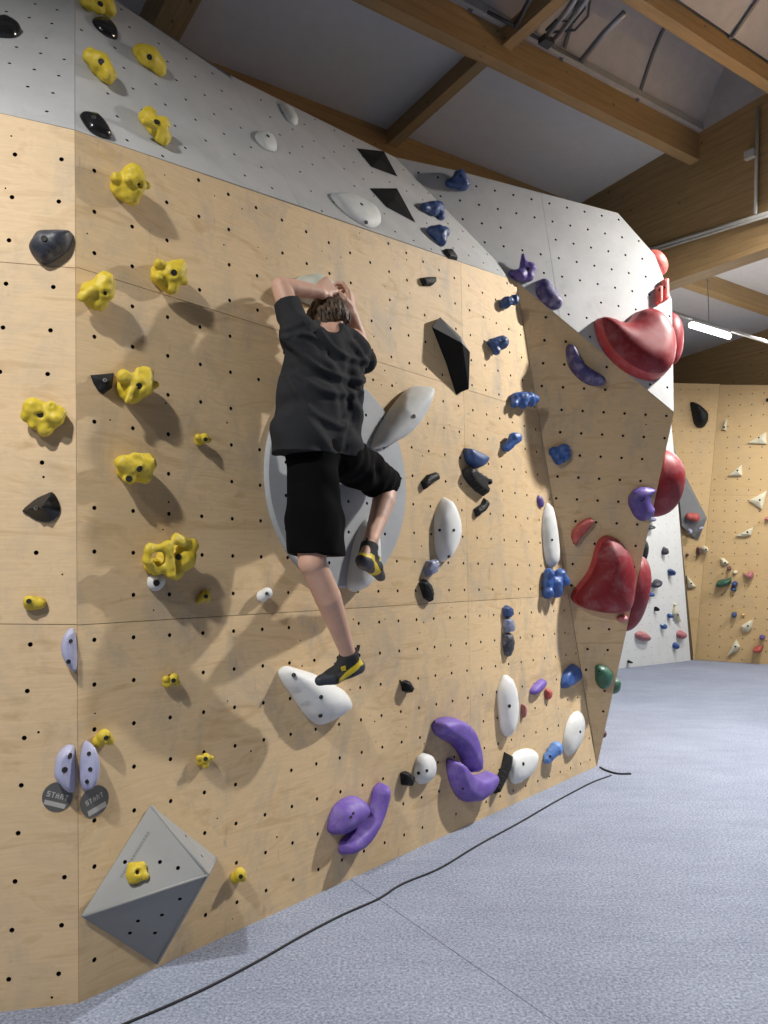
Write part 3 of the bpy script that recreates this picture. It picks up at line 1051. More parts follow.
# grey pyramid volume with drilled faces
def pyramid():
    hgt = .27
    cb = [(150.5, 804.5), (216, 857), (156, 964), (81, 916)]
    a0 = MAIN.uv(150, 885)
    base = [np.append(MAIN.uv(*p) - a0, .0015) for p in cb]
    apex = np.append(MAIN.uv(208, 875, hgt) - a0, hgt)
    root = empty('pyramid_volume', MAIN.mat(*a0))
    tag(root, 'big grey four-sided pyramid volume low on the wall near the floor', 'climbing volume')
    mb = MB()
    hl = {3: [(127, 844), (160, 862), (178, 868), (125, 862)], 2: [(180, 899), (162, 915), (138, 921), (155, 933), (130, 933)], 0: [(186, 836), (202, 856)], 1: []}
    for i in range(4):
        A, B = base[i], base[(i + 1) % 4]
        n = np.cross(apex - A, B - A)
        n = n / np.linalg.norm(n)
        if n[2] < 0:
            n = -n
        wn = MAIN.u * n[0] + MAIN.v * n[1] + MAIN.n * n[2]
        W = [MAIN.world(p[0] + a0[0], p[1] + a0[1], p[2]) for p in (A, B, apex)]
        ff = Frame(W[0], wn)
        poly = [ff.loc(w)[:2] for w in W]
        if area2(poly) < 0:
            poly = poly[::-1]
        cs = [ff.uv(*p) for p in hl[i]]
        cs = [c for c in cs if inside(poly, np.array([c]), .012)[0]]
        V, T = face_with_holes(poly, cs, .0075)
        loc = lambda p: MAIN.loc(p) - np.append(a0, 0)
        mb.add([loc(ff.world(v[0], v[1])) for v in V], T, [tuple(v) for v in V])
        for c in cs:
            ring = [(c[0] + .0075 * math.cos(2 * math.pi * (q + .5) / 8), c[1] + .0075 * math.sin(2 * math.pi * (q + .5) / 8)) for q in range(8)]
            vs = [loc(ff.world(x, y, 0)) for x, y in ring] + [loc(ff.world(x, y, -.012)) for x, y in ring]
            mb.add(vs, [(q, (q + 1) % 8, (q + 1) % 8 + 8, q + 8) for q in range(8)] + [tuple(8 + q for q in range(8))], ring * 2, 1)
    mb.build('body', ['grey_volume_coating', 'hole_dark'], root)
    # rounded arrises
    eb = MB()
    for p in base:
        eb.tube([p * .985 + np.array([0, 0, .007]), apex * .999 + np.array([0, 0, -.001])], .0055, 8)
    eb.build('edging', ['grey_volume_coating'], root, True)
    # faint maker's lettering along the upper edge, too small to read
    A, B = base[3], base[0]
    n = np.cross(apex - A, B - A); n = n / np.linalg.norm(n); n = n if n[2] > 0 else -n
    ed = nrm(B - A); iw = nrm(np.cross(n, ed))
    if np.dot(iw, apex - A) < 0:
        iw = -iw
    pm = MB()
    rr = random.Random(4)
    x = .16
    while x < .16 + .17:
        w = rr.uniform(.004, .010)
        o = A + ed * x + iw * .045 + n * .0012
        pm.add([o, o + ed * w, o + ed * w + iw * .010, o + iw * .010], [(0, 1, 2, 3)])
        x += w + .003
    pm.build('lettering', ['dark_volume_coating'], root)
    # the small hold screwed to its upper face
    W = [MAIN.world(*(p + np.append(a0, 0))) for p in (base[3], base[0], apex)]
    n2 = MAIN.u * n[0] + MAIN.v * n[1] + MAIN.n * n[2]
    return Frame(W[0], n2)
PYR = pyramid()
YF('small yellow knob foothold screwed onto the grey pyramid', PYR, (136, 873), [(1, 136, 873, .012, 10), (1, 131, 866, .018, 4), (1, 142, 866, .018, 4.5), (1, 145, 876, .015, 4), (1, 132, 880, .015, 4), (-1, 138, 872, .04, 3)], (138, 872))

# ================================================================== the big disc and pale holds of the middle
def disc_volume():
    c = MAIN.uv(340, 481)
    rx, ry = .50, .53
    root = empty('disc_volume', MAIN.mat(*c))
    tag(root, 'large flat round grey disc fixed to the wall behind the climber', 'climbing volume')
    seg = 96
    ring = [np.array([rx * math.cos(2 * math.pi * k / seg), ry * math.sin(2 * math.pi * k / seg)]) for k in range(seg)]
    rng = random.Random(5)
    cs = [np.array([i * .14 + .03, j * .1525 + .05]) for i in range(-4, 5) for j in range(-4, 5)]
    cs = [p for p in cs if (p[0] / (rx - .04)) ** 2 + (p[1] / (ry - .04)) ** 2 < 1 and rng.random() > .1]
    V, T = face_with_holes([p * .985 for p in ring], cs, .0085)
    t = .028
    mb = MB()
    mb.add([(v[0], v[1], t) for v in V], T)
    vs = [(p[0] * .985, p[1] * .985, t) for p in ring] + [(p[0], p[1], t - .007) for p in ring] + [(p[0], p[1], .0015) for p in ring]
    mb.add(vs, [(seg * (q + 1) + k, seg * (q + 1) + (k + 1) % seg, seg * q + (k + 1) % seg, seg * q + k) for q in (0, 1) for k in range(seg)])
    for c2 in cs:
        rg = [(c2[0] + .0085 * math.cos(2 * math.pi * (q + .5) / 8), c2[1] + .0085 * math.sin(2 * math.pi * (q + .5) / 8)) for q in range(8)]
        mb.add([(x, y, t) for x, y in rg] + [(x, y, t - .02) for x, y in rg], [(q, (q + 1) % 8, (q + 1) % 8 + 8, q + 8) for q in range(8)] + [tuple(8 + q for q in range(8))], None, 1)
    mb.build('body', ['disc_coating', 'hole_dark'], root)
disc_volume()
DISC = Frame(MAIN.P + MAIN.n * .029, MAIN.n)

WG = 'pale rounded slopers'
sloper('climbing_hold', 'long pale lens sloper standing out from the upper right rim of the grey disc', 'grey_white_resin', DISC,
       [(376, 447), (380, 433), (390, 415), (404, 396), (416, 386), (423, 386), (426, 395), (422, 412), (414, 428), (402, 440), (387, 447)], .12, off=.30, group=WG, bolts=[(414, 417)], tilt=(.25, .1), edge=.05)
sloper('climbing_hold', 'long pale sloper on the lower grey disc, behind the bent right shoe', 'grey_white_resin', DISC,
       [(349, 585), (352, 560), (358, 535), (367, 520), (374, 522), (378, 545), (377, 570), (368, 586), (357, 592)], .085, off=.22, group=WG, edge=.05)
sloper('climbing_hold', 'pale greenish sloper gripped by both hands of the climber', 'pale_green_resin', MAIN,
       [(303, 281), (305, 275.5), (312, 272), (320, 273), (327, 278), (333, 285), (337, 292), (335, 299), (328, 302), (317, 301), (308, 296), (303, 289)], .14, off=.5, group=WG, edge=.05)
sloper('climbing_hold', 'large white kidney sloper under the standing left shoe', 'white_resin', MAIN,
       [(280, 673), (283, 668), (288, 666), (299, 669), (312, 673), (321, 677), (330, 682), (340, 688), (346, 695), (349, 706), (345, 712), (338, 718), (328, 723), (320, 725), (312, 721), (303, 711), (291, 693), (284, 683)], .10, off=.16,
       group=WG, bolts=[(322, 697), (287, 673), (319, 717)], bolt_r=.008, dm=.12)
sloper('climbing_hold', 'tall white bullet-shaped sloper right of the grey disc', 'white_resin', MAIN,
       [(436, 525), (437, 513), (441, 503), (446, 497), (452, 503), (457, 516), (459, 530), (457, 543), (452, 554), (447, 561), (441, 560), (437, 548)], .085, off=.22, group=WG, bolts=[(439, 531), (453, 530), (448, 558)], bolt_r=.007, edge=.05)
sloper('climbing_hold', 'small white oval hold low on the wall, left of the purple swoosh pair', 'white_resin', MAIN,
       [(415, 771), (416, 762), (420, 755), (427, 753), (432, 757), (434, 766), (432, 776), (426, 783), (419, 784), (415, 778)], .06, off=.16, group=WG, bolts=[(419, 772), (428, 770)], bolt_r=.007)
sloper('climbing_hold', 'very tall thin white oval hold above the pair of black bars', 'white_resin', MAIN,
       [(499, 704), (499, 690), (502, 679), (505, 675), (509, 678), (513, 689), (515, 705), (514, 720), (510, 732), (506, 737), (502, 730), (500, 718)], .075, off=.18, group=WG, bolts=[(509, 706)], bolt_r=.009, edge=.3)
sloper('climbing_hold', 'broad white oval sloper low beside a leaning black bar', 'white_resin', MAIN,
       [(509, 771), (510, 761), (515, 753), (523, 749), (531, 749), (536, 753), (535, 763), (531, 773), (524, 780), (516, 784), (511, 781)], .06, off=.16, group=WG, bolts=[(524, 765)], bolt_r=.009)
sloper('climbing_hold', 'greyish white upright oval sloper nearest the bottom of the crease', 'grey_white_resin', MAIN,
       [(564, 745), (565, 732), (569, 719), (575, 712), (580, 712), (583, 722), (582, 734), (579, 744), (573, 753), (567, 756)], .06, off=.16, group=WG, bolts=[(581, 733)], bolt_r=.008)
sloper('climbing_hold', 'slim white blade-like hold in the shaded crease above a blue cluster', 'grey_white_resin', MAIN,
       [(543, 525), (544, 513), (547, 504), (550, 505), (554, 522), (557, 545), (557, 560), (553, 568), (547, 563), (544, 545)], .06, off=.16, group=WG, bolts=[(553, 539)], bolt_r=.007)
jug('foothold', 'small round white screw-on knob left of the climber\'s straight leg', 'white_resin', MAIN, (262, 596), [(1, 262, 596, .012, 6), (1, 267, 593, .035, 5.5), (-1, 268, 593, .065, 2.4)], None, .006, [(268, 593)], 'climbing hold', None, 0, 'steel', .007, 18)
# grey holds painted like the band
MG = 'grey lens slopers on the grey band'
sloper('climbing_hold', 'large grey lens sloper on the grey band over the climber', 'grey_white_resin', BAND,
       [(331, 195), (337, 193), (347, 194), (359, 199), (370, 205), (378, 213), (381, 222), (374, 227), (364, 225), (350, 216), (339, 206)], .05, group=MG, bolts=[(361, 203), (367, 223)], bolt_r=.008)
sloper('climbing_hold', 'faint grey lens on the dark part of the grey band, upper one of two', 'grey_white_resin', BAND, [(280, 104), (287, 107), (294, 113), (298, 121), (296, 125), (289, 121), (284, 113)], .03, group=MG)
sloper('climbing_hold', 'faint grey lens on the dark part of the grey band, lower one of two', 'grey_white_resin', BAND, [(255, 136), (259, 132), (267, 134), (274, 140), (277, 147), (275, 151), (266, 149), (259, 143)], .035, group=MG, bolts=[(268, 135)], bolt_r=.008)

# ================================================================== angular black holds and volumes
faceted('kite_volume', 'black kite-shaped volume at the top of the grey band, upper one of two', ['black_volume_coating'], BAND, (378, 162),
        [(356, 148, .0015), (384, 151, .0015), (398, 177, .0015), (371, 167, .0015), (379, 159, .028)], [(0, 1, 4), (1, 2, 4), (2, 3, 4), (3, 0, 4), (0, 1, 2, 3)], [], 'climbing volume', 'black kite volumes')
faceted('kite_volume', 'black kite-shaped volume below the other one and beside the blue pair', ['black_volume_coating'], BAND, (394, 204),
        [(369, 188, .0015), (397, 188, .0015), (416, 223, .0015), (386, 207, .0015), (395, 199, .03)], [(0, 1, 4), (1, 2, 4), (2, 3, 4), (3, 0, 4), (0, 1, 2, 3)], [], 'climbing volume', 'black kite volumes')
faceted('wedge_volume', 'tall bent black wedge volume with a dull upper facet, right of the climber', ['black_volume_coating', 'dark_volume_coating'], MAIN, (448, 355),
        [(432, 327, .0015), (440, 317, .06), (461, 337, .14), (470, 352, .12), (469, 389, .05), (456, 394, .0015), (446, 362, .0015), (462, 343, .15), (440, 318, .0015), (461, 339, .0015), (464, 355, .0015), (464, 390, .0015)],
        [(0, 1, 2, 7), (2, 3, 7), (0, 7, 6), (7, 3, 4), (6, 7, 4, 5), (0, 8, 1), (1, 8, 9, 2), (2, 9, 10, 3), (3, 10, 11, 4), (4, 11, 5), (0, 6, 5, 11, 10, 9, 8)],
        [], 'climbing volume', fmat=[1, 1, 0, 0, 0, 1, 0, 0, 0, 0, 0], bev=.003)
def chip(label, fr, outline, mat='black_resin', h=.036, bolts=(), prof='flat', dm=None, soft=0, group='small black chips', name='climbing_hold', **kw):
    return sloper(name, label, mat, fr, outline, h, dm, prof, bolts, 'climbing hold', group, soft, .16, bolt_r=.006, **kw)
chip('small black chip hold above the tall bent black wedge', MAIN, [(420, 278), (427, 277), (434, 277), (434, 283), (431, 286), (423, 286)])
chip('small black chip on the edge between wood and grey band, under the blue pair', BAND, [(443, 250), (450, 250), (454, 255), (457, 260), (449, 258), (445, 254)], h=.03)
chip('small black bow-tie chip right of the pale lens sloper', MAIN, [(421, 482), (427, 475), (436, 472), (438, 480), (431, 483), (424, 490)], bolts=[(429, 480)])
chip('small black bent chip below the navy and black cluster', MAIN, [(474, 509), (481, 504), (484, 498), (488, 504), (484, 511), (476, 517)], bolts=[(483, 506)])
chip('tiny black wedge foothold between the white kidney sloper and the purple swoosh', MAIN, [(401, 682), (406, 680), (411, 688), (408, 693), (403, 691)], h=.05, name='foothold')
chip('small black block foothold left of the small white oval', MAIN, [(401, 773), (406, 771), (412, 776), (409, 786), (402, 785)], h=.05, name='foothold')
chip('leaning black bar low on the wall against the broad white oval', MAIN, [(505, 752), (509, 755), (508, 764), (504, 776), (500, 784), (495, 794), (492, 788), (497, 778), (502, 766)], h=.05, dm=.02)
sloper('climbing_hold', 'navy block on top of the black fork-shaped hold', 'navy_resin', MAIN, [(465, 448), (474, 451), (484, 456), (484, 462), (480, 467), (475, 468.5), (468, 464), (465, 456)], .07, prof='flat', soft=2, off=.15)
chip('black fork-shaped hold with two prongs under the navy block', MAIN, [(463, 470), (469, 467), (474, 471), (480, 475), (488, 479), (487, 487), (483, 484), (485, 490), (484, 496), (476, 491), (469, 484), (464, 477)], h=.06, dm=.022)
chip('silvery blue small hold above a black chip, left of the lower white bullet', MAIN, [(424, 570), (427, 561), (434, 559), (437, 564), (434, 573), (427, 577)], 'silver_blue_resin', .05, group=None, name='climbing_hold')
chip('black chip in line under the silvery blue small hold', MAIN, [(419, 583), (424, 579), (429, 585), (431, 593), (430, 602), (424, 598)], h=.045)
chip('slate blue cap on top of the vertical black chain of chips', MAIN, [(503, 608), (506, 605), (510, 608), (511, 615), (508, 618), (504, 616)], 'navy_resin', .045, group='vertical chain of chips')
chip('silvery blue middle piece of the vertical chain of chips', MAIN, [(504, 619), (509, 618), (512, 626), (511, 632), (506, 633), (504, 627)], 'silver_blue_resin', .05, group='vertical chain of chips')
chip('long black lower piece of the vertical chain of chips', MAIN, [(503, 634), (510, 633), (512, 642), (511, 650), (508, 657), (505, 655), (503, 645)], 'navy_black', .045, group='vertical chain of chips')

# ================================================================== blue holds
BL = 'blue holds of one route'
def B_(label, fr, base, prims, bolts=(), mat='blue_resin', fine=28, k=.026, rough=.005):
    prims = [tuple(v * 1.18 if i in (4, 8) else v for i, v in enumerate(p)) for p in prims]
    return jug('climbing_hold', label, mat, fr, base, prims, None, k, bolts, 'climbing hold', BL, rough, 'dark', .007, fine)
B_('dark blue horned jug near the top edge of the white prow, casting a long shadow', PROW, (459, 183), [(1, 449, 183, .02, 3.5, 463, 185, .02, 4.5), (1, 459, 177, .05, 5.5), (1, 461, 173, .05, 3), (1, 464, 183, .04, 5)], [(461, 177, .06)], 'navy_resin')
B_('dark blue shell hold on the grey band, upper one of a pair', BAND, (433, 212), [(1, 424, 208, .02, 4, 438, 208, .02, 6), (1, 441, 216, .02, 4), (1, 433, 209, .035, 6)], (), 'navy_resin')
B_('dark blue shell hold on the grey band, lower one of a pair', BAND, (438, 236), [(1, 432, 232, .02, 5, 444, 232, .02, 5), (1, 441, 241, .02, 4.5), (1, 439, 234, .035, 7)], (), 'navy_resin')
B_('small dark blue two-lobed hold just under the wood edge, nearest the white prow', MAIN, (503, 305), [(1, 504, 304, .025, 4.5), (1, 508, 301, .05, 4), (1, 514, 300, .06, 4.5)], (), 'navy_resin')
B_('blue bell-shaped jug below the two-lobed hold, shadow trailing down', MAIN, (491, 348), [(1, 492, 343, .03, 4, 500, 343, .05, 5.5), (1, 503, 342, .06, 5), (1, 496, 351, .04, 3.5)], [(505, 342, .07)], 'navy_resin')
B_('wide lumpy blue jug at the edge of the shade, with two drip shadows', MAIN, (518, 403), [(1, 516, 399, .03, 5.5), (1, 523, 398, .06, 5.5), (1, 530, 398, .07, 5), (1, 535, 399, .075, 4), (1, 523, 405, .06, 3.5), (1, 514, 404, .04, 3.5), (1, 531, 404, .06, 3)], ())
B_('blue bone-shaped hold below the wide lumpy blue jug', MAIN, (507, 448), [(1, 506, 448, .025, 3.6, 516, 438, .05, 4.6), (1, 513, 437, .05, 3.5), (1, 519, 438, .05, 3)], ())
B_('blue three-lobed knot on the shaded side wall', SIDE, (558, 456), [(1, 554, 452, .025, 4.6), (1, 564, 450, .03, 5.4), (1, 559, 459, .03, 5), (1, 566, 456, .02, 4)], ())
B_('blue blocky cluster tucked in the crease beside the big dark red sloper', MAIN, (551, 585), [(1, 549, 574, .04, 5), (1, 560, 575, .06, 5.5), (1, 565, 581, .07, 4.5), (1, 556, 584, .06, 6), (1, 548, 593, .04, 5), (1, 557, 592, .06, 5), (1, 547, 583, .03, 4.5)], ())
sloper('climbing_hold', 'medium blue angular hold in the shade left of the green holds', 'blue_resin', MAIN, [(562, 683), (564, 674), (569, 667), (574, 664), (578, 669), (579, 678), (574, 684), (567, 688), (563, 688)], .06, prof='flat', soft=2, off=.22, group=BL)
B_('light blue bone-shaped hold low down beside the upright grey oval', MAIN, (547, 760), [(1, 547, 759, .02, 4, 556, 748, .05, 5.5), (1, 558, 750, .05, 4)], [(550, 755, .04)], 'sky_blue_resin')

# ================================================================== purple holds
PG = 'purple holds'
sloper('climbing_hold', 'rounded purple half of the low purple pair nearest the floor', 'purple_resin', MAIN,
       [(329, 831), (330, 820), (334, 808), (342, 800), (352, 796), (360, 798), (364, 805), (364, 813), (359, 820), (353, 826), (345, 832), (336, 835)], .10, off=.12, group=PG, bolts=[(354, 814), (350, 817)], bolt_r=.005, dm=.09)
sloper('climbing_hold', 'curved purple blade hugging the rounded purple hold', 'purple_resin', MAIN,
       [(382, 783), (383, 793), (380, 806), (375, 821), (367, 836), (358, 847), (346, 854), (340, 853), (341, 842), (349, 833), (360, 823), (368, 812), (372, 800), (374, 789), (378, 784)], .085, off=.12, group=PG, dm=.035)
sloper('climbing_hold', 'upper purple swoosh shaped like a hooked tongue', 'purple_resin', MAIN,
       [(434, 724), (439, 719), (447, 717), (456, 718), (463, 723), (469, 732), (473, 745), (475, 758), (474, 770), (469, 772), (464, 763), (459, 752), (452, 744), (443, 739), (436, 733)], .10, off=.18, group=PG, bolts=[(438, 722)], bolt_r=.005, dm=.04)
sloper('climbing_hold', 'lower purple swoosh shaped like a boat', 'purple_resin', MAIN,
       [(449, 760), (454, 759), (459, 763), (465, 770), (473, 775), (481, 774), (489, 771), (492, 775), (489, 786), (483, 795), (475, 801), (467, 802), (458, 796), (452, 784), (449, 771)], .10, off=.18, group=PG, bolts=[(460, 789)], bolt_r=.005, dm=.045)
jug('climbing_hold', 'indigo jug with an upturned horn at the lower corner of the white prow', 'violet_resin', PROW, (521, 273), [(1, 512, 274, .02, 4, 528, 276, .03, 6), (1, 530, 268, .05, 6), (1, 524, 268, .05, 5, 523, 255, .06, 2), (1, 520, 275, .05, 6)], None, .02, [(528, 270, .07)], 'climbing hold', PG, .003)
sloper('climbing_hold', 'indigo rounded half-moon hold on the lower edge of the white prow', 'indigo_resin', PROW, [(536, 287), (538, 281), (543, 279), (549, 283), (556, 293), (562, 302), (560, 308), (551, 308), (542, 301), (537, 294)], .07, group=PG, bolts=[(559, 303)], bolt_r=.006)
sloper('climbing_hold', 'chalky indigo banana hold on the shaded side wall under the white prow', 'indigo_resin', SIDE, [(566, 352), (567, 346), (571, 344), (575, 348), (579, 355), (585, 364), (594, 370), (603, 376), (606, 381), (604, 385), (595, 386), (585, 383), (575, 375), (568, 364)], .09, off=.16, group=PG, dm=.035, tilt=(0, .2))
sloper('climbing_hold', 'chalky violet round hold with a cut corner at the outer edge of the side wall', 'violet_resin', SIDE, [(629, 505), (629, 497), (634, 490), (642, 487), (651, 488), (656, 491), (651, 497), (652, 505), (655, 510), (651, 518), (643, 521), (635, 517)], .07, group=PG, bolts=[(642, 502), (644, 500)], bolt_r=.005)
sloper('foothold', 'small purple pointed foothold left of a tiny red chip', 'purple_resin', MAIN, [(530, 692), (533, 686), (539, 680), (543, 679), (544, 684), (540, 691), (534, 695)], .045, group=PG)
sloper('foothold', 'tiny violet chip above the slim white blade in the crease', 'violet_resin', MAIN, [(537, 498), (539, 495), (542, 499), (543, 505), (541, 508), (538, 504)], .025, group=PG)

# ================================================================== red, coral, pink and green holds
RG = 'big dark red slopers'
sloper('climbing_hold', 'huge glossy dark red heart-shaped sloper on the white prow', 'dark_red_resin', PROW,
       [(595.5, 324), (597, 319), (602, 318), (610, 320), (618, 323.5), (624, 323.5), (630, 318.5), (636, 312), (646, 310.5), (654, 314), (662, 322), (669, 335), (671.5, 349), (670.5, 362), (666, 373), (657, 379), (645, 379), (635, 375.5), (625, 370), (615, 362), (606, 352), (599, 339)],
       .17, off=.12, group=RG, dm=.17, edge=.10, tilt=(.12, 0), rim=('red_rim', .030), grid=30)
sloper('climbing_hold', 'huge dusty dark red bean-shaped sloper on the shaded side wall', 'dusty_red_resin', SIDE,
       [(571, 598), (574, 590), (581, 581), (587, 573), (592, 561), (595, 549), (599, 540), (606, 535.5), (613, 537), (620, 541), (627, 550), (632, 561), (634.5, 572), (634.5, 588), (632, 603), (627, 611), (616, 613), (602, 612.5), (588, 609.5), (577, 605)],
       .17, off=.08, group=RG, dm=.18, edge=.05, rim=('red_rim', .022), grid=30)
RETN = np.cross(hd(11.5), RT - FOOT)
RETN = RETN if RETN[0] > 0 else -RETN
RET = Frame(FOOT, RETN)
RET2N = np.cross(hd(11.5), W1p - RT)
RET2 = Frame(RT, RET2N if RET2N[0] > 0 else -RET2N)
RET3N = np.cross(hd(11.5), W3p - W2p)
RET3 = Frame(W2p, RET3N if RET3N[0] > 0 else -RET3N)
def side_blob(name, label, fr, edge_a, edge_b, t, back, hv, hu, h, mat, group, tilt=0.0):
    """a rounded sloper on a return face just behind the silhouette edge"""
    p = edge_a + (edge_b - edge_a) * t + hd(11.5) * back
    a0 = fr.loc(p)[:2]
    ed = fr.loc(edge_b)[:2] - fr.loc(edge_a)[:2]
    ed = nrm(ed)
    c, s = math.cos(tilt), math.sin(tilt)
    ax = np.array([ed[0] * c - ed[1] * s, ed[0] * s + ed[1] * c])
    bx = np.array([ax[1], -ax[0]])
    vs, fs = [], []
    nr, ns = 14, 40
    for i in range(nr + 1):
        a = i / nr * math.pi / 2
        for k in range(ns):
            g = 2 * math.pi * k / ns
            rr = math.cos(a) ** .8
            q = ax * (hv * rr * math.cos(g)) + bx * (hu * rr * math.sin(g) * (1 + .22 * math.cos(g)))
            vs.append((q[0], q[1], .0015 + h * math.sin(a)))
    for i in range(nr):
        for k in range(ns):
            fs.append((i * ns + k, i * ns + (k + 1) % ns, (i + 1) * ns + (k + 1) % ns, (i + 1) * ns + k))
    fs.append(tuple(range(ns - 1, -1, -1)))
    a = np.array([vs[i] for i in fs[0]])
    if np.cross(a[1] - a[0], a[2] - a[0])[2] * 1 < -1e9:
        fs = [f[::-1] for f in fs]
    root = empty(name, fr.mat(*a0))
    tag(root, label, 'climbing hold', group)
    o = mesh_obj('grip', vs, fs, [mat], root, True)
    import bmesh
    bm = bmesh.new(); bm.from_mesh(o.data)
    bmesh.ops.recalc_face_normals(bm, faces=bm.faces)
    bm.to_mesh(o.data); bm.free()
    return root
def tt(y, ya, yb):
    return (y - ya) / (yb - ya)
side_blob('climbing_hold', 'dark red sloper bulging round the outer edge, level with the violet cut hold', RET, FOOT, RT, tt(476, 766, 412), .25, .26, .18, .21, 'dark_red_resin', RG)
side_blob('climbing_hold', 'dark red sloper bulging out just behind the dusty bean-shaped one', RET, FOOT, RT, tt(589, 766, 412), .22, .30, .18, .13, 'dark_red_resin', RG)
side_blob('climbing_hold', 'red sloper bulging round the prow edge beside the red heart', RET2, RT, W1p, tt(333, 412, 300), .20, .21, .16, .105, 'dark_red_resin', RG)
side_blob('climbing_hold', 'coral red dome peeping over the upper edge of the white prow', RET3, W2p, W3p, tt(257, 255, 213), .14, .11, .10, .09, 'coral_resin', 'coral red holds')
chip('coral red upright block at the prow edge, taller one of two', PROW, [(661, 281), (664, 279), (667, 280), (667.5, 300), (664, 302), (661, 300)], 'coral_resin', .05, [(664, 286)], 'flat', None, 0, 'coral red holds')
chip('coral red upright block at the prow edge, shorter one of two', PROW, [(655.5, 288), (658, 286.5), (660.8, 288), (660.8, 303), (658, 305.5), (655.5, 303)], 'coral_resin', .05, [(658, 291)], 'flat', None, 0, 'coral red holds')
chip('brick red chalky bar above the dusty bean-shaped sloper', SIDE, [(571, 537), (574, 528), (582, 521), (590, 518), (594, 521), (588, 530), (579, 540), (576, 546)], 'brick_red_resin', .05, (), 'flat', None, 2, None)
sloper('foothold', 'dull pink small round hold beneath the dusty bean-shaped sloper', 'pink_resin', SIDE, [(617, 617), (621, 615), (626, 615.5), (627.5, 618), (624, 622), (618, 621)], .05)
sloper('foothold', 'tiny red chip right of the small purple pointed foothold', 'brick_red_resin', MAIN, [(545, 690), (549, 689), (550.5, 694), (549, 699), (546, 699)], .035)
sloper('foothold', 'small dull pink knob half behind the tall thin white oval', 'pink_resin', MAIN, [(521.5, 705), (523, 704), (525, 709), (524, 716), (522.5, 718), (521.5, 713)], .03)
sloper('climbing_hold', 'dark green rounded hold on the tip of the side wall', 'green_resin', SIDE, [(595, 672), (596, 666), (602, 665), (608, 668), (613, 674), (612, 682), (607, 688), (600, 688), (596, 682)], .07, off=.16, group='dark green holds', bolts=[(598, 670)], bolt_r=.006)
side_blob('climbing_hold', 'dark green hold peeping round the edge beside the other green one', RET, FOOT, RT, tt(684, 766, 412), .12, .065, .06, .06, 'green_resin', 'dark green holds')
side_blob('climbing_hold', 'black rounded hold peeping round the edge between two dark red bulges', RET, FOOT, RT, tt(545, 766, 412), .55, .13, .10, .10, 'black_resin', None)
side_blob('foothold', 'tiny dark knob peeping round the lowest edge of the boulder', RET, FOOT, RT, tt(735, 766, 412), .10, .03, .03, .03, 'maroon_resin', None)

# ================================================================== THE FAR HALL
K0 = ground(695, 660)
H1 = ground(612, 669.5)
G1 = ground(768, 664.5)
def lean_plane(P, base_dir, deg):
    bd = nrm(base_dir)
    n0 = np.array([bd[1], -bd[0], 0])
    if np.dot(n0, CAM - P) < 0:
        n0 = -n0
    a = math.radians(deg)
    return Frame(P, n0 * math.cos(a) - UP * math.sin(a))
FW = lean_plane(K0, K0 - H1, 8)
FR = lean_plane(K0, G1 - K0, 4)
CTOP = FR.hit(720, 384)
E2 = CTOP + np.array([-1.6, .25, 0])
nE = np.cross(CTOP - K0, E2 - K0)
FE = Frame(K0, nE if nE[1] < 0 else -nE)
far_grid_w = ((640, 600), (648, 599.2), 1, (640.6, 608.2), 1)
wall_mesh('wall_far_white', FW, [FW.uv(560, 679), uv_of(FW, K0), FW.uv(673, 440), FW.uv(671, 415), FW.uv(560, 415)], [], far_grid_w, 'far_white_coating', hole_r=.006, hole_seg=5, margin=.03)
gp = [uv_of(FR, K0), FR.uv(768, 664.5), FR.uv(900, 673), FR.uv(900, 386), FR.uv(768, 385), uv_of(FR, CTOP)]
wall_mesh('wall_far_right', FR, gp, [(FR.uv(713, 495), FR.uv(768, 495.5))], ((724.7, 511), (736.1, 511.2), 1, (724.3, 521.5), 1), 'far_plywood', hole_r=.010, hole_seg=6, margin=.04)
wall_mesh('wall_far_corner', FE, [uv_of(FE, K0), uv_of(FE, CTOP), FE.uv(674, 383), FE.uv(600, 383), FE.uv(600, 640)], [], ((690, 400), (699, 400), 1, (690.3, 410.5), 1), 'far_plywood', hole_r=.008, hole_seg=5, margin=.05)

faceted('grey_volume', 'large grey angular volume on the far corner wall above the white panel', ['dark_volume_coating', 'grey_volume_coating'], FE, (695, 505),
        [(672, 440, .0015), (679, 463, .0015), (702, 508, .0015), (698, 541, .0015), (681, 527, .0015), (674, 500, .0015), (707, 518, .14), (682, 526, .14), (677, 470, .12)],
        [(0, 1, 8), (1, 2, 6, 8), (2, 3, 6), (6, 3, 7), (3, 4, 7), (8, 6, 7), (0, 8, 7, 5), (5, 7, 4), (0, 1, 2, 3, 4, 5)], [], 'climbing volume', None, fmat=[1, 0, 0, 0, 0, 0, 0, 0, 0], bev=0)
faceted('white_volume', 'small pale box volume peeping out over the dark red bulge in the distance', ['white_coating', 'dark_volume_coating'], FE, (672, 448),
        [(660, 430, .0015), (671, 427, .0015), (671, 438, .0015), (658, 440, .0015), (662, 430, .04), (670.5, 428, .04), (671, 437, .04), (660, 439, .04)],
        [(4, 5, 6, 7), (0, 1, 5, 4), (1, 2, 6, 5), (2, 3, 7, 6), (3, 0, 4, 7), (0, 1, 2, 3)], [], 'climbing volume', None, fmat=[0, 0, 0, 1, 0, 0], bev=0)

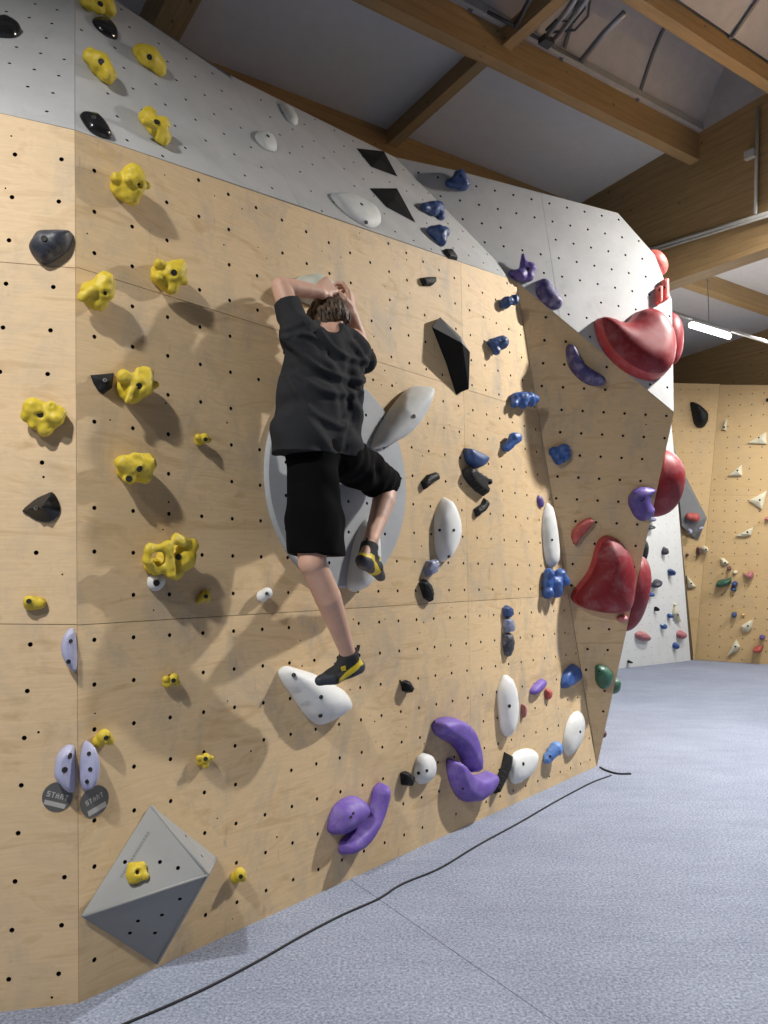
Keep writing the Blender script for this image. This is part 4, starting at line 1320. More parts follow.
FG2 = 'holds on the far walls'
def far(label, fr, outline, mat, h=.08, prof='round', soft=2, name='climbing_hold', bolts=(), group=FG2, edge=.12):
    return sloper(name, label, mat, fr, outline, h, None, prof, bolts, 'climbing hold', group, soft, .4, bolt_r=.012, grid=9, edge=edge)
def oval(x, y, rx, ry, a=0.0, n=7):
    c, s = math.cos(a), math.sin(a)
    return [(x + rx * math.cos(t) * c - ry * math.sin(t) * s, y + rx * math.cos(t) * s + ry * math.sin(t) * c) for t in [2 * math.pi * k / n for k in range(n)]]
CT_ = 'cream triangle holds on the far walls'
def tri(label, fr, pts, b):
    return far(label, fr, pts, 'cream_resin', .08, 'facet', 0, 'triangle_hold', [b], CT_, .55)
# white panel
far('pinkish red shell hold on the far white panel, nearest the boulder', FW, [(636.5, 635), (639, 632), (645, 632), (651, 637), (650, 641), (643, 641), (638, 638)], 'pink_resin', .09)
far('pinkish red round hold on the far white panel near its edge', FW, oval(682, 635, 4.0, 4.4), 'pink_resin', .09)
far('blue hold lowest on the far white panel', FW, oval(676.3, 646, 2.3, 3.4), 'blue_resin')
far('tiny black foothold by the floor on the far white panel', FW, oval(630, 662, 1.3, 1.4), 'black_resin', name='foothold')
far('blue star-like chip low on the far white panel between two pinkish holds', FW, [(661.5, 624.5), (664, 626), (666.5, 624.5), (665, 628), (663.8, 629.5), (662.5, 627.5)], 'blue_resin')
far('small blue hold touching the cream triangle on the far white panel', FW, oval(670.4, 616, 1.8, 2.3), 'blue_resin')
far('tiny dark drop foothold in the middle of the far white panel', FW, oval(656.8, 609, 1.2, 2.2), 'black_resin', name='foothold')
far('small blue hold on the far white panel beside the dark red bulge', FW, oval(651, 594.6, 2.3, 2.5), 'blue_resin')
far('grey claw-like hold on the far white panel, above the small blue one', FW, [(653.5, 585), (656, 581), (659.5, 579.5), (660.5, 583), (658, 587.5), (655, 588)], 'navy_black', .12)
far('slate blue hook-shaped hold high on the far white panel', FW, [(669.5, 571), (672, 569), (673.8, 572), (672.5, 576), (670, 575), (671, 573)], 'navy_resin', .1)
far('grey teardrop hold uppermost on the middle of the far white panel', FW, [(665.5, 547), (667, 550), (666.8, 554), (664.6, 555), (663.4, 552)], 'navy_black', .1)
far('pair-shaped navy hold at the top of the far white panel by the boulder edge', FW, oval(652.3, 519.5, 2.2, 2.8, .3), 'silver_blue_resin', .1)
far('dark flat hold at the top of the far white panel under the navy one', FW, oval(651, 527.5, 3.4, 2.4, -.5), 'navy_black', .1)
tri('narrow cream triangle on the far white panel', FW, [(674.5, 607), (676, 606.6), (681, 622), (678, 621), (673.6, 614)], (677, 616))
far('tiny cream dot foothold above the narrow cream triangle on the far white panel', FW, oval(675.2, 604.7, 1.3, 1.3), 'cream_resin', .04, name='foothold')
# corner wall
tri('cream triangle on the narrow strip of wall beside the white panel', FE, [(687, 575.5), (696, 586.5), (688, 588)], (690, 583))
far('small brown knob on the narrow corner strip above the cream triangle', FE, oval(687.5, 554.7, 1.6, 1.5), 'maroon_resin', name='foothold')
far('large black drop-shaped sloper high on the far corner wall', FE, [(691.5, 403), (694, 401.5), (700, 404), (708, 411), (709.5, 418), (706, 426), (700.5, 427.5), (695.5, 423), (693, 412)], 'black_resin', .25)
far('cream round hold at the foot of the large grey volume', FE, oval(704.8, 549.5, 3.6, 3.6), 'cream_resin', .2, bolts=[(705, 549)])
far('maroon lump beside the cream round hold at the foot of the grey volume', FE, oval(698.8, 551, 2.0, 4.2), 'maroon_resin', .15)
GV = Frame(FE.world(*FE.uv(692, 515), .145), FE.n)
jug('climbing_hold', 'shiny red ball hold on the face of the large grey volume', 'brick_red_resin', GV, (692.5, 517), [(1, 690, 516.5, .04, 3.5, 695, 517.5, .04, 4.6), (1, 688.5, 516, .06, 3)], None, .02, [], 'climbing hold', FG2)
far('lavender chip on the dark underside of the grey volume, round one', GV, oval(690, 531.5, 2.6, 2.9), 'lavender_resin', .08)
far('lavender chip on the dark underside of the grey volume, slim one', GV, oval(701, 528.3, 2.8, 1.4, -.5), 'lavender_resin', .06)
# right wall
tri('slim cream triangle beside the corner line high on the far right wall', FR, [(722, 429.5), (725.5, 419), (727, 420), (726, 430.5)], (724.6, 426))
tri('cream right-angled triangle highest on the far right wall', FR, [(748, 443), (766, 432), (766.5, 443.8)], (759, 438))
tri('cream right-angled triangle above the panel seam on the far right wall', FR, [(728, 475.5), (741.5, 465), (741.8, 475.5)], (736, 470.5))
tri('largest cream triangle, pointing sideways under the seam of the far right wall', FR, [(749, 500.5), (767, 490.5), (762, 509)], (758.6, 500.5))
tri('long cream triangle pointing sideways in the middle of the far right wall', FR, [(736.5, 535.5), (753.5, 526.8), (751, 535), (744, 536.5)], (747, 532))
tri('cream tooth-shaped hold with a maroon foot on the far right wall', FR, [(720.3, 558), (724, 558.5), (728.5, 563), (724.5, 565.5), (722, 564.5)], (724.5, 562.5))
far('maroon lump under the cream tooth-shaped hold', FR, oval(728.8, 568.5, 2.2, 2.4), 'maroon_resin', .12)
far('small cream dot hold between the tooth-shaped hold and the mauve cluster', FR, oval(735, 572.4, 2.4, 2.1), 'cream_resin', .06)
far('mauve knotted cluster on the far right wall', FR, [(743, 573), (746, 574), (749, 572.5), (752, 571), (753.3, 576), (750, 580), (747, 578.5)], 'pink_resin', .14)
far('dark green long hold on the far right wall', FR, [(715.2, 585.5), (718, 580.5), (727, 578.8), (731, 577.8), (730, 584), (724, 587), (718, 588)], 'green_resin', .16)
far('slate blue ball hold beside the dark green long hold, upper one', FR, oval(734.3, 584, 3.2, 2.8), 'navy_resin', .12)
far('slate blue ball hold beside the dark green long hold, lower one', FR, oval(733.4, 589.2, 2.8, 2.2), 'navy_resin', .1)
far('single slate blue ball hold midway up the far right wall', FR, oval(733.9, 615, 2.9, 2.9), 'navy_resin', .12)
far('small orange chip beside the single slate blue ball', FR, oval(743, 615, 1.9, 1.4), 'orange_resin', .04, name='foothold')
tri('cream rounded triangle above the maroon red hold on the far right wall', FR, [(741, 626), (747, 622), (752.8, 619.6), (752, 627), (748, 631.5), (743, 631)], (747.5, 626.5))
far('dark purple hold between the cream rounded triangle and the maroon red hold', FR, oval(762, 637.5, 3, 2.4, .3), 'violet_resin', .14)
far('dark red hold near the floor of the far right wall', FR, [(752, 650.5), (755, 647.5), (760, 646), (762.3, 647.5), (761, 652), (757, 653.5)], 'brick_red_resin', .18)
tri('lowest cream triangle of the far right wall, pointing down to the floor', FR, [(727.3, 655.8), (731, 648), (736, 639.5), (740, 647), (736.5, 651)], (734.3, 647))
far('small mauve hold cut by the picture edge on the far right wall', FR, oval(767, 519, 2.6, 2), 'pink_resin', .1)
far('black dot hold at the upper picture edge of the far right wall', FR, oval(767.6, 399.8, 1.8, 1.9), 'black_resin', .1)

# ================================================================== ROOF
D2 = hd(55.7)
D3 = np.array([-D2[1], D2[0], 0])
GY = 7.3
r_ = ray(655, 159)
GT = CAM + r_ * (GY / r_[1])
SLOPE = -.07
d3k = nrm(D3 + UP * SLOPE)
KN = np.cross(D2, d3k)
ROOF = Frame(GT, -KN if KN[2] > 0 else KN)
# coordinates on the roof plane: s along purlins, w down the slope
def rk(px, py):
    p = ROOF.hit(px, py)
    return np.dot(p - GT, D2), np.dot(p - GT, d3k)
def rp(s, w, dz=0.0):
    return GT + D2 * s + d3k * w + UP * dz
w1a, w1b = rk(690, 135)[1], rk(465, 0)[1]
w2a, w2b = rk(768, 80)[1], rk(650, 0)[1]
we = rk(362, 120)[1]
print('w beam1', w1a, w1b, 'purlin2', w2a, w2b, 'eave', we, 's', rk(690, 135), rk(465, 0), rk(120, 0), GT)
W1_ = (w1a + w1b) / 2
W2_ = (w2a + w2b) / 2 - .10
# glulam bottom: level line through px (668, 283) in the plane of its face
GLF = Frame(GT, -D2)
def gl(px, py):
    return GLF.hit(px, py)
def beam(name, p, along, wide, down, mat):
    mb = MB()
    mb.box(p, along, wide, down)
    return struct(mb.build(name, [mat]))
gb = gl(668, 283)
zb = gb[2]
print('glulam bottom z', zb, 'top', GT[2])
def glulam_beam(name, s, w_from, w_to, zbot):
    mb = MB()
    a, b2 = rp(s, w_from), rp(s, w_to)
    lo_a, lo_b = a.copy(), b2.copy()
    lo_a[2] = lo_b[2] = zbot
    t = D2 * .2
    q = [a, b2, lo_b, lo_a]
    L = abs(w_to - w_from)
    uvs = [(0, a[2]), (L, b2[2]), (L, zbot), (0, zbot)]
    mb.add(q, [(0, 1, 2, 3)], uvs)
    mb.add([x + t for x in q], [(3, 2, 1, 0)], uvs)
    mb.add([lo_a, lo_b, lo_b + t, lo_a + t], [(0, 1, 2, 3)], [(0, 0), (L, 0), (L, .2), (0, .2)])
    mb.add([a, b2, b2 + t, a + t], [(3, 2, 1, 0)], [(0, 0), (L, 0), (L, .2), (0, .2)])
    o = struct(mb.build(name, ['glulam_wood']))
    import bmesh
    bm = bmesh.new(); bm.from_mesh(o.data)
    bmesh.ops.remove_doubles(bm, verts=bm.verts, dist=1e-5)
    bmesh.ops.recalc_face_normals(bm, faces=bm.faces)
    bm.to_mesh(o.data); bm.free()
    return o
glulam_beam('roof_beam', 0.0, -9, 9, zb)
sf, wf = rk(720, 345)
print('far beam s', sf)
glulam_beam('roof_beam', sf, -9, 9, zb + .05)
# purlins hang under the roof sheet
def purlin(s0, s1, w, wide, deep, mat='purlin_wood', name='roof_purlin'):
    return beam(name, rp(s0, w), D2 * (s1 - s0), d3k * wide, -UP * deep, mat)
purlin(-9, 0, W1_, .10, .26)
purlin(-9, 0, W2_, .09, .15)
purlin(-9, 0, we, .14, .22)
sp, wp = rk(712, 275)
purlin(.2, sf, wp, .14, .22)
purlin(.2, sf, wp - 2.2, .14, .22)
# cross rafters
def rafter(s, w0, w1, wide, deep, drop):
    return beam('roof_rafter', rp(s, w0, -drop), d3k * (w1 - w0), D2 * wide, -UP * deep, 'purlin_wood')
sr, wr = rk(450, 70)
rafter(sr, W1_ + .16, we, .10, .14, .0)
rafter(rk(505, 25)[0], W2_ + .14, W1_, .10, .14, .0)
sl = rk(145, 3)[0]
rafter(sl, W1_ + .16, we, .20, .30, .0)
# roof sheets
def sheet(name, s0, s1, w0, w1, mat, dz=0.0):
    mb = MB()
    mb.add([rp(s0, w0, dz), rp(s1, w0, dz), rp(s1, w1, dz), rp(s0, w1, dz)], [(0, 1, 2, 3)], [(s0, w0), (s1, w0), (s1, w1), (s0, w1)])
    return struct(mb.build(name, [mat]))
sheet('ceiling', -9, 0, W1_ + .02, 9, 'ceiling_white')
sheet('ceiling', .2, 9, -9, 9, 'ceiling_white')
# barrel rooflights between the purlins
def barrel(name, w0, w1, rise):
    mb = MB()
    n = 14
    for k in range(n):
        a, b2 = k / n, (k + 1) / n
        za, zb2 = rise * math.sin(math.pi * a), rise * math.sin(math.pi * b2)
        wa, wb = w0 + (w1 - w0) * a, w0 + (w1 - w0) * b2
        mb.add([rp(-9, wa, za), rp(0, wa, za), rp(0, wb, zb2), rp(-9, wb, zb2)], [(0, 1, 2, 3)])
    for e0 in (0.0,):
        mb.add([rp(e0, w0 + (w1 - w0) * k / n, rise * math.sin(math.pi * k / n)) for k in range(n + 1)], [tuple(range(n + 1))])
    rm = MB()
    for s in np.arange(-8.5, 0, .95):
        rm.tube([rp(s, w0 + (w1 - w0) * k / n, rise * math.sin(math.pi * k / n) - .015) for k in range(n + 1)], .018, 6)
    o = struct(mb.build(name, ['skylight_sheet']))
    struct(rm.build('skylight_rib', ['skylight_rib'], o))
    return o
barrel('ceiling', W2_, W1_, .55)
barrel('ceiling', W2_ - 2.4, W2_ - .02, .55)
# kerb of the rooflight
km = MB()
km.box(rp(-9, W1_ - .02), D2 * 9, -d3k * .03, UP * .06)
km.box(rp(-9, W2_ + .15), D2 * 9, d3k * .03, UP * .06)
struct(km.build('trim_1', ['conduit_grey']))

# opener of the rooflight: rails, stay arms and cables
ro = empty('skylight_opener', Matrix.Translation(Vector(ROOF.hit(570, 35))))
tag(ro, 'grey metal skylight opener of rails and looped cables under the rooflight', 'window opener')
OF = Frame(ROOF.P - UP * .12, ROOF.n)
inv = ro.matrix_world.inverted()
def opart(name, pts, r, mat, seg=6):
    mb = MB()
    mb.tube([tuple(inv @ Vector(OF.hit(x, y))) for x, y in pts], r, seg)
    return mb.build(name, [mat], ro, True)
opart('rail', [(541, 43), (566, 12), (580, -8)], .022, 'steel_grey')
opart('rail', [(549, 46), (577, 12), (592, -8)], .022, 'steel_grey')
opart('rail', [(582, 60), (604, 33), (624, 13)], .025, 'steel_grey')
opart('rail', [(515, 27), (534, -8)], .02, 'dark_steel')
opart('cross_bar', [(488, 12), (545, 42), (583, 62)], .014, 'dark_steel')
opart('cable', [(543, 41), (553, 32), (575, 30), (588, 16), (590, 0), (580, -10)], .010, 'dark_steel')
opart('cable', [(546, 30), (556, 20), (574, 22), (585, 8), (584, -6)], .010, 'dark_steel')
mbx = MB()
c0 = np.array(inv @ Vector(OF.hit(545, 33)))
mbx.box(c0, D2 * .10, D3 * .07, -UP * .05)
mbx.build('motor', ['dark_steel'], ro)

# conduits on the big beam
CF = Frame(GT - D2 * .03, -D2)
cr = empty('electrical_conduit', Matrix.Translation(Vector(CF.hit(756, 212))))
tag(cr, 'thin grey conduit pipe with a junction box running along the big roof beam', 'conduit')
inv2 = cr.matrix_world.inverted()
def cpart(name, a, b2, r):
    mb = MB()
    mb.tube([tuple(inv2 @ Vector(CF.hit(*a))), tuple(inv2 @ Vector(CF.hit(*b2)))], r, 8)
    return mb.build(name, ['conduit_grey'], cr, True)
cpart('pipe', (645, 251), (830, 194), .018)
cpart('pipe', (645, 254), (830, 197), .012)
cpart('pipe', (757.5, 108), (755.5, 214), .014)
jb = MB()
jc = np.array(inv2 @ Vector(CF.hit(757, 157)))
jb.box(jc, D3 * .09, UP * .07, -D2 * .05)
jb.build('junction_box', ['conduit_grey'], cr)
for (a, b2) in (((640, 255), (700, 236)),):
    pass

# the hanging tube lamp
LZ = 4.15
def at_z(px, py, z):
    r = ray(px, py)
    return CAM + r * ((z - 1.5) / r[2])
la, lb = at_z(691, 325, LZ), at_z(729, 336.5, LZ)
ld = nrm(lb - la)
lr = empty('tube_lamp', Matrix.Translation(Vector((la + lb) / 2)))
tag(lr, 'lit white tube lamp hanging on a thin rail in the far hall', 'lamp')
inv3 = lr.matrix_world.inverted()
L3 = lambda p: np.array(inv3 @ Vector(p))
mb = MB(); mb.tube([L3(la), L3(lb)], .032, 10); mb.build('tube', ['lamp_tube'], lr, True)
mb = MB(); mb.box(L3(la + UP * .032 - np.cross(ld, UP) * .03), lb - la, np.cross(ld, UP) * .06, UP * .03); mb.build('housing', ['lamp_body'], lr)
mb = MB(); mb.box(L3(la - ld * 1.2 + UP * .055), (lb - la) + ld * 2.4, np.cross(ld, UP) * .03, UP * .03); mb.build('rail', ['conduit_grey'], lr)
hp = at_z(709, 325, LZ + .06)
mb = MB(); mb.tube([L3(hp), L3(hp + UP * .8)], .006, 5); mb.build('hanger', ['conduit_grey'], lr)

# ================================================================== cord on the floor
def cord(label, pts, r):
    mb = MB()
    q = [np.array([*ground(*p)[:2], r * .9]) for p in pts]
    dense = []
    for i in range(len(q) - 1):
        p0, p1, p2, p3 = q[max(i - 1, 0)], q[i], q[i + 1], q[min(i + 2, len(q) - 1)]
        for k in range(5):
            t = k / 5
            dense.append(.5 * ((2 * p1) + (-p0 + p2) * t + (2 * p0 - 5 * p1 + 4 * p2 - p3) * t * t + (-p0 + 3 * p1 - 3 * p2 + p3) * t ** 3))
    dense.append(q[-1])
    mb.tube(dense, r, 8)
    o = mb.build('floor_cord', ['cord_black'], None, True)
    return tag(o, label, 'cord', 'black cords on the floor')
cord('long black cord lying on the carpet along the foot of the wall', [(88, 1042), (130, 1023), (170, 1006), (215, 985), (262, 960), (300, 938), (340, 917), (378, 900), (402, 885), (440, 869), (478, 846), (520, 823), (556, 802), (590, 784), (611, 776)], .005)
cord('short black cord end curling out from the tip of the boulder', [(600, 768), (607, 771.5), (618, 774.5), (631, 774.5)], .007)

# ================================================================== THE CLIMBER
def PW(px, py, off):
    return MAIN.hit(px, py, off)
mu, mv, mn = MAIN.u, MAIN.v, MAIN.n
VOX = .0042

sh_l, sh_r = PW(297, 330, .25), PW(353, 342, .27)
el_l, el_r = PW(281, 287, .19), PW(365, 362, .19)
wr_l, wr_r = PW(320, 292, .225), PW(352, 314, .225)
neck0, head_c = PW(331, 339, .285), PW(327, 324, .18)
hip_l, hip_r = PW(314, 452, .23), PW(345, 456, .24)
kn_l, kn_r = PW(312, 562, .29), PW(388, 480, .13)
an_l, an_r = PW(347, 651, .225), PW(371, 540, .255)

pts_all = np.array([sh_l, sh_r, el_l, el_r, wr_l, wr_r, hip_l, hip_r, kn_l, kn_r, an_l, an_r, head_c, PW(340, 280, .15), PW(313, 682, .12), PW(382, 580, .1)])
fld = Field(pts_all.min(axis=0) - .16, pts_all.max(axis=0) + .16, VOX)
# torso
fld.cone(PW(314, 352, .25), PW(317, 440, .235), .070, .090)
fld.cone(PW(338, 354, .25), PW(337, 442, .235), .066, .085, .03)
fld.cone(sh_l, sh_r, .055, .055, .05)
fld.cone(PW(325, 345, .27), neck0, .085, .05, .03)
fld.cone(neck0, PW(331, 332, .22), .052, .052, .03)
# head, jaw, nose, ears
hv = nrm(mv * .93 - mn * .25)
hn = nrm(mn - hv * np.dot(mn, hv))
fld.ell(head_c, (mu * .073, hv * .105, hn * .092), .02)
fld.ell(head_c - hv * .055 - hn * .035, (mu * .052, hv * .055, hn * .055), .03)
nose = head_c - hn * .093 - hv * .01
fld.cone(nose + hv * .028 + hn * .012, nose - hv * .012 - hn * .010, .008, .014, .010)
fld.ell(head_c - hn * .088 + hv * .03, (mu * .05, hv * .012, hn * .012), .015)      # brow
for sgn in (-1, 1):
    fld.ell(head_c + mu * sgn * .034 - hn * .094 + hv * .012, (mu * .013, hv * .008, hn * .012), .004, True)
    fld.ell(head_c + mu * sgn * .077 - hv * .008, (mu * .010, hv * .030, hn * .018), .006)
    fld.ell(head_c + mu * sgn * .084 - hv * .006 - hn * .004, (mu * .006, hv * .016, hn * .009), .004, True)
fld.ell(head_c - hn * .088 - hv * .045, (mu * .024, hv * .008, hn * .010), .006)      # lips
fld.ell(head_c - hn * .094 - hv * .045, (mu * .020, hv * .0022, hn * .008), .002, True)
# arms
fld.cone(sh_l, el_l, .054, .042, .03)
def chain(pts, rs, k):
    for i in range(len(pts) - 1):
        fld.cone(pts[i], pts[i + 1], rs[i], rs[i + 1], k)
def lerp3(a, b2, t, off):
    return a + (b2 - a) * t + off
chain([lerp3(el_l, wr_l, t, 0) for t in (0, .3, .65, 1)], (.042, .042, .035, .027), .003)
chain([sh_r, el_r], (.052, .041), .03)
chain([lerp3(el_r, wr_r, t, 0) for t in (0, .3, .65, 1)], (.041, .042, .035, .027), .003)
# legs
fld.cone(hip_l, kn_l, .085, .060, .03)
chain([lerp3(kn_l, an_l, t, mn * o) for t, o in ((0, 0), (.18, .006), (.38, .012), (.65, .008), (1, 0))], (.057, .057, .0575, .047, .035), .003)
fld.cone(hip_r, kn_r, .085, .056, .03)
chain([lerp3(kn_r, an_r, t, mn * o) for t, o in ((0, 0), (.18, .005), (.38, .010), (.65, .006), (1, 0))], (.055, .055, .0555, .045, .034), .003)
# feet inside the shoes
toe_l, toe_r = PW(319, 680, .165), PW(379, 575, .155)
he_l, he_r = PW(358, 667, .225), PW(363, 560, .29)
fld.cone(an_l, he_l, .032, .024, .01)
fld.cone(he_l, toe_l, .024, .014, .01)
fld.cone(an_r, he_r, .031, .024, .01)
fld.cone(he_r, toe_r, .024, .014, .01)

def hand(w, a, c, thumb, curl, spread=.18, s=1.0):
    """wrist w, a along the palm, c where the palm faces, thumb = direction of the thumb's side"""
    a = nrm(a); c = nrm(c - a * np.dot(c, a)); bb = np.cross(a, c)
    if np.dot(bb, thumb) < 0:
        bb = -bb
    pl = .088 * s
    # palm
    for t in (-.030, -.010, .011, .030):
        fld.cone(w + bb * t * .55 * s, w + a * pl + bb * t * s, .017 * s, .0125 * s, .010)
    lens = [(.030, .040, .024, .020), (.010, .045, .028, .022), (-.011, .042, .026, .021), (-.030, .032, .020, .018)]
    for i, (off, l1, l2, l3) in enumerate(lens):
        p = w + a * (pl + .001) + bb * off * s
        sp = bb * (off / .03) * spread
        ang = 0
        for j, l in enumerate((l1, l2, l3)):
            ang += curl[j] + (.06 * i if j == 0 else 0)
            d = nrm(a * math.cos(ang) + c * math.sin(ang) + sp * (1 - j * .3))
            q = p + d * l * s
            fld.cone(p, q, (.0098 - j * .0008) * s, (.0090 - j * .0010) * s, .003)
            p = q
    p = w + a * .028 * s + bb * .026 * s
    for j, l in enumerate((.040, .032, .026)):
        d = nrm(a * (.55 + .2 * j) + bb * (.75 - .40 * j) + c * (.30 + .25 * j))
        q = p + d * l * s
        fld.cone(p, q, (.0155 - j * .0025) * s, (.0125 - j * .0020) * s, .006)
        p = q
hand(wr_l, nrm(mu * .78 + mv * .56 - mn * .08), nrm(-mn + mu * .15 - mv * .25), -mv + mu * .4, (.45, .85, .6), .20, 1.10)
hand(wr_r, nrm(mv * .98 - mu * .10 - mn * .02), nrm(-mn * .85 - mu * .45), -mu - mn * .4, (.45, .90, .6), .18, 1.10)
V, Q = fld.mesh()
V = relax(V, Q, 2, .45)
person = mesh_obj('person', V, Q, ['skin'], None, True)
tag(person, 'climber seen from behind in charcoal t-shirt and black shorts, both hands on a pale hold', 'person')
pinv = Matrix.Identity(4)

def fold(V, N, amp, dirs, freq, seed):
    for i in range(len(V)):
        p = V[i]
        s = 0
        for d, f_, a_ in dirs:
            w = noise.noise(Vector(p * 5 + seed)) * 2.2
            s += a_ * math.sin(f_ * float(p @ d) + w * 2.0) * max(0.0, .4 + noise.noise(Vector(p * 4.2 + seed * 2 + a_)))
        V[i] = p + N[i] * amp * s
    return V

# --- t-shirt
lo = np.array([PW(285, 300, .3), PW(272, 455, .2), PW(372, 372, .1), PW(362, 455, .3), PW(330, 330, .3)])
ts = Field(lo.min(axis=0) - .16, lo.max(axis=0) + .16, .0046)
ts.cone(PW(307, 352, .265), PW(299, 438, .235), .100, .120)
ts.cone(PW(346, 360, .265), PW(337, 440, .245), .090, .112, .06)
ts.cone(PW(325, 350, .28), PW(316, 436, .25), .10, .115, .05)
ts.cone(PW(299, 462, .235), PW(299, 436, .235), .122, .120, .02)
ts.cone(PW(338, 462, .245), PW(337, 436, .245), .114, .112, .02)
ts.cone(PW(319, 462, .24), PW(318, 436, .24), .118, .118, .03)
ts.cone(PW(297, 333, .275), PW(354, 347, .275), .066, .062, .06)
ts.cone(PW(328, 340, .285), PW(330, 335, .28), .080, .064, .04)
dl = nrm(el_l - sh_l); dr = nrm(el_r - sh_r)
ts.cone(PW(298, 334, .275), sh_l + dl * .155, .068, .056, .03)
ts.cone(PW(353, 347, .27), sh_r + dr * .22, .062, .054, .03)
def cutlocal(field, p, n, radius):
    """slice off everything past plane (p, n) within radius of p"""
    g = np.meshgrid(*[field.lo[i] + field.h * np.arange(field.n[i]) for i in range(3)], indexing='ij', sparse=True)
    d = (g[0] - p[0]) * n[0] + (g[1] - p[1]) * n[1] + (g[2] - p[2]) * n[2]
    r = np.sqrt((g[0] - p[0]) ** 2 + (g[1] - p[1]) ** 2 + (g[2] - p[2]) ** 2) - radius
    field.F = np.where(r < 0, np.maximum(field.F, d), field.F).astype(np.float32)
cutlocal(ts, sh_l + dl * .135, dl, .15)
cutlocal(ts, sh_r + dr * .205, dr, .13)
hem = PW(318, 451, .36)
ts.cut(hem, nrm(-UP + mu * .02))
# neck opening
ts.cone(PW(338, 340, .285), PW(352, 346, .275), .066, .064, .04)
ts.cone(PW(331, 312, .25), PW(333, 322, .365), .050, .052, .004, True)
V, Q = ts.mesh()
V = relax(V, Q, 2, .45)
N = vnormals(V, Q)
dg = nrm(mv * .75 + mu * .55)
V = fold(V, N, .014, [(dg, 46, .8), (nrm(mv * .9 - mu * .25), 30, .5), (nrm(mv * .5 + mu), 70, .35)], 1, np.array([3.1, 1.7, .4]))
# the long creases pulled across the back by the raised arms
CREASES = [([(287, 338), (303, 356), (322, 370), (345, 378), (366, 379)], .013, 3.4), ([(322, 330), (331, 346), (346, 356), (365, 360)], .011, 3.0), ([(300, 334), (318, 339), (326, 352)], .008, 2.6),
           ([(352, 342), (360, 352), (366, 366)], .008, 2.5), ([(298, 372), (318, 388), (340, 394), (360, 390)], .009, 3.4), ([(290, 375), (302, 400), (322, 418), (344, 424)], .007, 3.4),
           ([(355, 405), (345, 425), (341, 446)], .006, 3.0), ([(283, 330), (293, 326), (303, 322)], .006, 2.4)]
P = proj_all(V)[:, :2]
D = np.zeros(len(V))
for pts, amp, wd in CREASES:
    best = np.full(len(P), 1e9); sgn = np.zeros(len(P))
    cr_ = resample([np.array(p, float) for p in pts], 6)[:6 * (len(pts) - 1) + 1]
    for i in range(len(cr_) - 1):
        a_, b_ = cr_[i], cr_[i + 1]
        ab = b_ - a_
        t = np.clip(((P - a_) @ ab) / max(ab @ ab, 1e-9), 0, 1)
        q = P - a_ - t[:, None] * ab
        d_ = np.hypot(q[:, 0], q[:, 1])
        s_ = np.sign(ab[0] * q[:, 1] - ab[1] * q[:, 0])
        m_ = d_ < best
        best = np.where(m_, d_, best); sgn = np.where(m_, s_, sgn)
    x = best * sgn / wd
    D += amp * (np.exp(-x * x) - .5 * np.exp(-(x - 1.8) ** 2))
face_us = ((CAM - V) * N).sum(axis=1) > 0
V += N * (D * face_us)[:, None]
V = relax(V, Q, 1, .35)
mesh_obj('t_shirt', V, Q, ['charcoal_cotton'], person, True)

# --- shorts
ss = Field(lo.min(axis=0) - .2 - UP * .5, np.array([PW(400, 440, .2), PW(280, 440, .2), PW(340, 440, .4)]).max(axis=0) + .15, .0046)
ss.cone(PW(313, 446, .24), PW(338, 446, .24), .112, .108)
ss.cone(PW(312, 450, .235), PW(316, 548, .265), .112, .120, .04)
ss.cone(PW(314, 520, .26), PW(319, 575, .275), .118, .120, .03)
ss.cone(PW(342, 456, .245), PW(381, 481, .15), .112, .082, .04)
ss.cone(PW(375, 479, .165), PW(393, 486, .12), .088, .078, .02)
cutlocal(ss, PW(316, 555, .27), nrm(-UP - mu * .05), .26)
dk = nrm(kn_r - hip_r)
cutlocal(ss, hip_r + dk * (np.linalg.norm(kn_r - hip_r) - .015), nrm(dk - mv * .25), .17)
ss.cut(PW(318, 440, .24), UP)
V, Q = ss.mesh()
V = relax(V, Q, 2, .45)
N = vnormals(V, Q)
V = fold(V, N, .010, [(nrm(mu * .9 + mv * .35), 44, .7), (nrm(mv + mu * .6), 40, .6), (nrm(mu - mv * .3), 80, .3)], 1, np.array([.7, 2.2, 1.4]))
V = relax(V, Q, 1, .3)
mesh_obj('shorts', V, Q, ['black_polyester'], person, True)

# --- hair: a cap with overlapping locks
hr = Field(head_c - .2, head_c + .2, .0036)
hr.ell(head_c + hn * .012 + hv * .012, (mu * .088, hv * .110, hn * .098))
hr.ell(head_c - hn * .115 - hv * .045, (mu * .075, hv * .10, hn * .072), .01, True)
hr.ell(head_c + hn * .105 - hv * .075, (mu * .06, hv * .05, hn * .05), .01, True)
rng = random.Random(11)
def on_head(t, ph, r=1.0):
    """t: 0 at the crown, 1 at the nape line; ph across"""
    a = t * 2.0
    return head_c + hv * .012 + hn * .012 + r * (hv * .108 * math.cos(a) + (hn * .096 * math.cos(ph) + mu * .083 * math.sin(ph)) * math.sin(a))
for i in range(120):
    ph = rng.uniform(-2.2, 2.2)
    t0 = rng.uniform(0, .75)
    ln = min(rng.uniform(.22, .40), 1.0 - t0)
    p = on_head(t0, ph, 1.05)
    w = rng.uniform(.006, .011)
    tw = rng.uniform(-.25, .25)
    for j in range(4):
        q = on_head(t0 + ln * (j + 1) / 4, ph + tw * (j + 1) / 4, 1.07 + .04 * math.sin((j + 1) / 4 * 3.0) + (.05 if j == 3 else 0) * rng.random())
        hr.cone(p, q, w * (1 - j * .18), w * (1 - (j + 1) * .18), .0025)
        p = q
V, Q = hr.mesh()
fm = [1 if noise.noise(Vector(V[q].mean(axis=0) * np.array([70, 70, 26]))) > .22 else 0 for q in Q]
